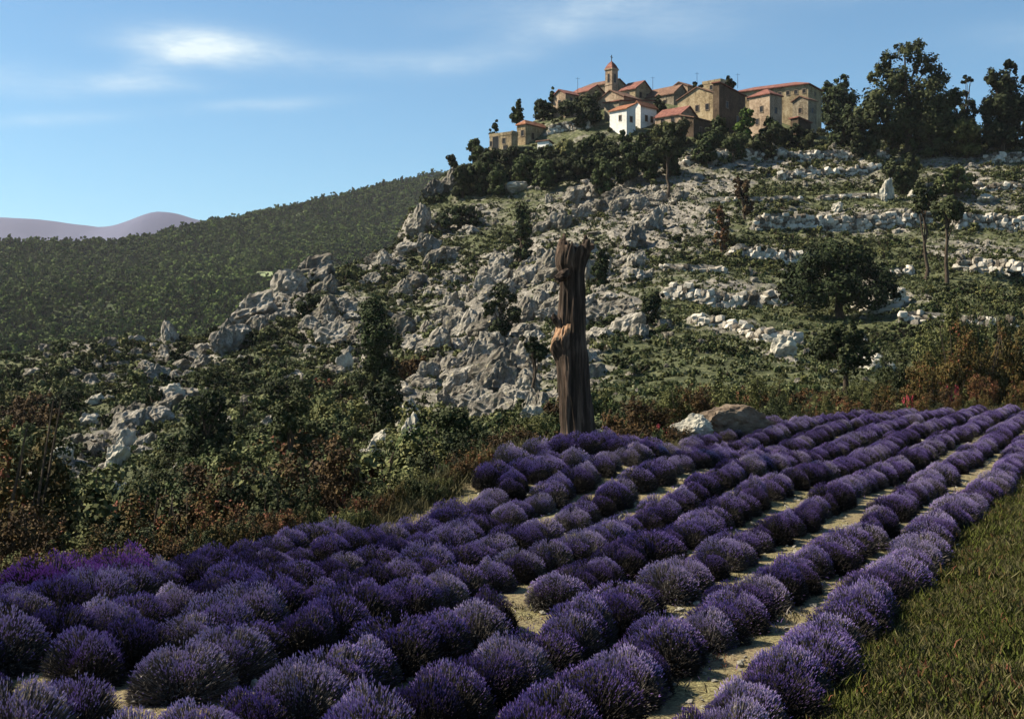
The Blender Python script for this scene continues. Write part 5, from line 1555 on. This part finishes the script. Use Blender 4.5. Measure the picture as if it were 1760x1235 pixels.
# ---------------------------------------------------------------- dead trunk
def dead_trunk():
    y = 29.6; px = y / F
    base = P(993, 742, y)
    gz0 = max(float(field_z(base.x, y)[0]), hz1(base.x, y))
    root = bpy.data.objects.new('dead_tree_trunk', None); COL.objects.link(root)
    root.location = (base.x, y, min(base.z, gz0) - .05)
    z00 = root.location.z
    # outline: photo row, left column, right column
    OUT = [(765, 960, 1026), (742, 966, 1022), (700, 963, 1017), (660, 960, 1014), (625, 957, 1011), (604, 953, 1010), (588, 953, 1008), (570, 957, 1007), (550, 957, 1007), (520, 961, 1006), (495, 963, 1005), (470, 961, 1004), (455, 955, 1006), (440, 955, 1010), (428, 957, 1014), (418, 960, 1016)]
    seg = 96; nring = 150
    vv_ = np.linspace(765, 418, nring)
    Lc = np.interp(-vv_, [-o[0] for o in OUT], [o[1] for o in OUT]); Rc = np.interp(-vv_, [-o[0] for o in OUT], [o[2] for o in OUT])
    th = np.linspace(0, 2 * PI, seg, endpoint=False)
    V = np.zeros((nring, seg, 3))
    for i in range(nring):
        c = ((Lc[i] + Rc[i]) / 2 - U0) * px - base.x; r = (Rc[i] - Lc[i]) / 2 * px
        z = (V0 - vv_[i]) * px - z00
        # deep vertical furrows of the bark, and knots
        fur = ridged(np.cos(th) * 2.4 + 5, np.sin(th) * 2.4, np.full(seg, z * .35), 3, 901) - 1.05
        fi = fbm(np.cos(th) * 6, np.sin(th) * 6, np.full(seg, z * 1.1), 3, 905)
        cr_ = ridged(np.cos(th) * 7 + 2, np.sin(th) * 7, np.full(seg, z * 1.3), 2, 931) - .95
        k = 1 + .12 * fur + .05 * fi - .05 * cr_ + .16 * max(0, 1 - (z - .1) / .5) * .5
        top = np.zeros(seg)
        if i > nring - 24:
            top = ((i - nring + 24) / 24) ** 1.5 * (.26 * vnoise(np.cos(th) * 2.6 + 3, np.sin(th) * 2.6, np.zeros(seg), 911) + .16 * vnoise(np.cos(th) * 9 + 3, np.sin(th) * 9, np.zeros(seg), 915) + .10 * np.cos(th - 2.4))
        V[i, :, 0] = c + np.cos(th) * r * k; V[i, :, 1] = np.sin(th) * r * k * .95; V[i, :, 2] = z + top
    # hollow broken top: go inwards and down
    inner = []
    for (sc, dz) in ((.78, -.03), (.66, -.22), (.45, -.42)):
        c = V[-1].mean(0); q = c + (V[-1] - c) * np.array([sc, sc, 1]); q[:, 2] += dz; inner.append(q)
    allv = np.concatenate([V.reshape(-1, 3)] + inner + [inner[-1].mean(0)[None]])
    f = []
    for i in range(nring + 2):
        for j in range(seg):
            k = (j + 1) % seg; f.append((i * seg + j, i * seg + k, (i + 1) * seg + k, (i + 1) * seg + j))
    last = (nring + 2) * seg; ctr = len(allv) - 1
    f += [(last + j, last + (j + 1) % seg, ctr) for j in range(seg)]
    link('trunk', mesh_py('trunk', allv, f, M['dead_wood'], True), root)
    def stub(u, v, du, dv, dyy, r0, r1, nm, mat):
        a = np.array([(u - U0) * px - base.x, dyy, (V0 - v) * px - z00]); e = a + np.array([du * px, dyy * .4, -dv * px])
        t = np.linspace(0, 1, 6)[:, None]
        p = a + (e - a) * t
        vv2, ff = tube(p, np.linspace(r0, r1, 6), 12)
        vv2 = vv2 + rng.normal(0, r1 * .12, vv2.shape)
        n = len(vv2); cap = p[-1] - (e - a) * .08
        faces = [tuple(q) for q in ff.tolist()] + [(n - 12 + j, n - 12 + (j + 1) % 12, n) for j in range(12)]
        return link(nm, mesh_py(nm, list(vv2) + [cap], faces, M[mat], False), root)
    stub(972, 566, -24, -24, -.10, .16, .07, 'branch_stub', 'dead_wood')
    stub(975, 470, -20, 12, -.22, .14, .09, 'branch_stub', 'dead_wood')
    stub(1000, 430, 20, -8, -.05, .14, .07, 'branch_stub', 'dead_wood')
    # torn limb: a bulging collar with a fan of raw orange splinters
    c = np.array([(966 - U0) * px - base.x, -.20, (V0 - 592) * px - z00])
    tw, tf, uw, uf = [], [], [], []
    NC = 17
    for j in range(NC):
        q = j / (NC - 1)
        a = math.radians(172 + 92 * q)
        lipv = 608 - 36 * q + rng.normal(0, 2.2); topv = 552 + 8 * math.sin(q * 3) + rng.normal(0, 3)
        bul = .30 * math.sin(PI * min(1, .12 + q * .95)) + rng.normal(0, .02)
        def pt(v, k):
            l = np.interp(-v, [-o[0] for o in OUT], [o[1] for o in OUT]); r_ = np.interp(-v, [-o[0] for o in OUT], [o[2] for o in OUT])
            R_ = (r_ - l) / 2 * px
            return (((l + r_) / 2 - U0) * px - base.x + math.cos(a) * R_ * k, math.sin(a) * R_ * k * .95, (V0 - v) * px - z00)
        tw += [pt(topv, .96), pt(topv * .6 + lipv * .4, 1.06 + bul * .45 + rng.normal(0, .015)), pt(lipv - 5, 1.06 + bul + rng.normal(0, .03)), pt(lipv, 1.05 + bul * .95)]
        uw += [pt(lipv + .3, 1.04 + bul * .95), pt(lipv + 9, 1.05 + bul * .5), pt(lipv + 24, .93)]
    for j in range(NC - 1):
        for m_ in range(3): tf.append((j * 4 + m_, j * 4 + m_ + 1, j * 4 + 5 + m_, j * 4 + 4 + m_))
        for m_ in range(2): uf.append((j * 3 + m_, j * 3 + m_ + 1, j * 3 + 4 + m_, j * 3 + 3 + m_))
    link('torn_wood', mesh_py('torn_wood', tw, tf, M['torn_wood']), root)
    link('torn_limb_collar', mesh_py('torn_limb_collar', uw, uf, M['dead_wood']), root)
    tag(root, 'tall dead tree trunk with broken top and raw torn limb at the lavender edge', 'tree trunk')


dead_trunk()

# ---------------------------------------------------------------- boulders at the field edge
for (u, v, wp, hp, y, seed, lab, sc) in ((1262, 737, 112, 56, 39.5, 31, 'large warm grey boulder lying at the far edge of the lavender', .8), (1190, 752, 62, 42, 38.2, 35, 'smaller pale boulder against the foot of the large one', .9)):
    px = y / F; x = (u - U0) / F * y
    z = max(float(field_z(x, y)[0]), hz1(x, y))
    zc = (V0 - v) * px
    me = rock_mesh('boulder', seed, 'boulder' if wp > 100 else 'white_rock', 5, 1.0, .8, .9, 6, .05, 0, ((( .60, -1, -.05), .38), ((-.25, -.1, 1), .52), ((.55, .1, 1), .58), ((-1, -.35, .5), .72), ((.2, -.9, .6), .62)) if wp > 100 else ())
    tag(link('boulder', me, None, (x, y, zc + hp * px * .35), (0, .05, 0), (wp * px / 2 * 1.2, wp * px / 2 * .9, hp * px / 2 * 1.4)), lab, 'boulder')

# ---------------------------------------------------------------- haze over the valley
v, f = box_vf(-6200, 6800, -1500, 5800, -162, 520)
hz_o = link('haze', mesh_py('haze', v, f))
hm = bpy.data.materials.new('haze'); hm.use_nodes = True
hm.node_tree.nodes.clear()
ho = hm.node_tree.nodes.new('ShaderNodeOutputMaterial'); pv = hm.node_tree.nodes.new('ShaderNodeVolumePrincipled')
pv.inputs['Color'].default_value = (.86, .86, 1.0, 1)
pv.inputs['Density'].default_value = 0.40e-4
pv.inputs['Anisotropy'].default_value = 0.2
hm.node_tree.links.new(pv.outputs[0], ho.inputs['Volume'])
hz_o.data.materials.append(hm)
tag(hz_o, 'pale blue haze in the air over the valley and hills', 'haze', kind='stuff')
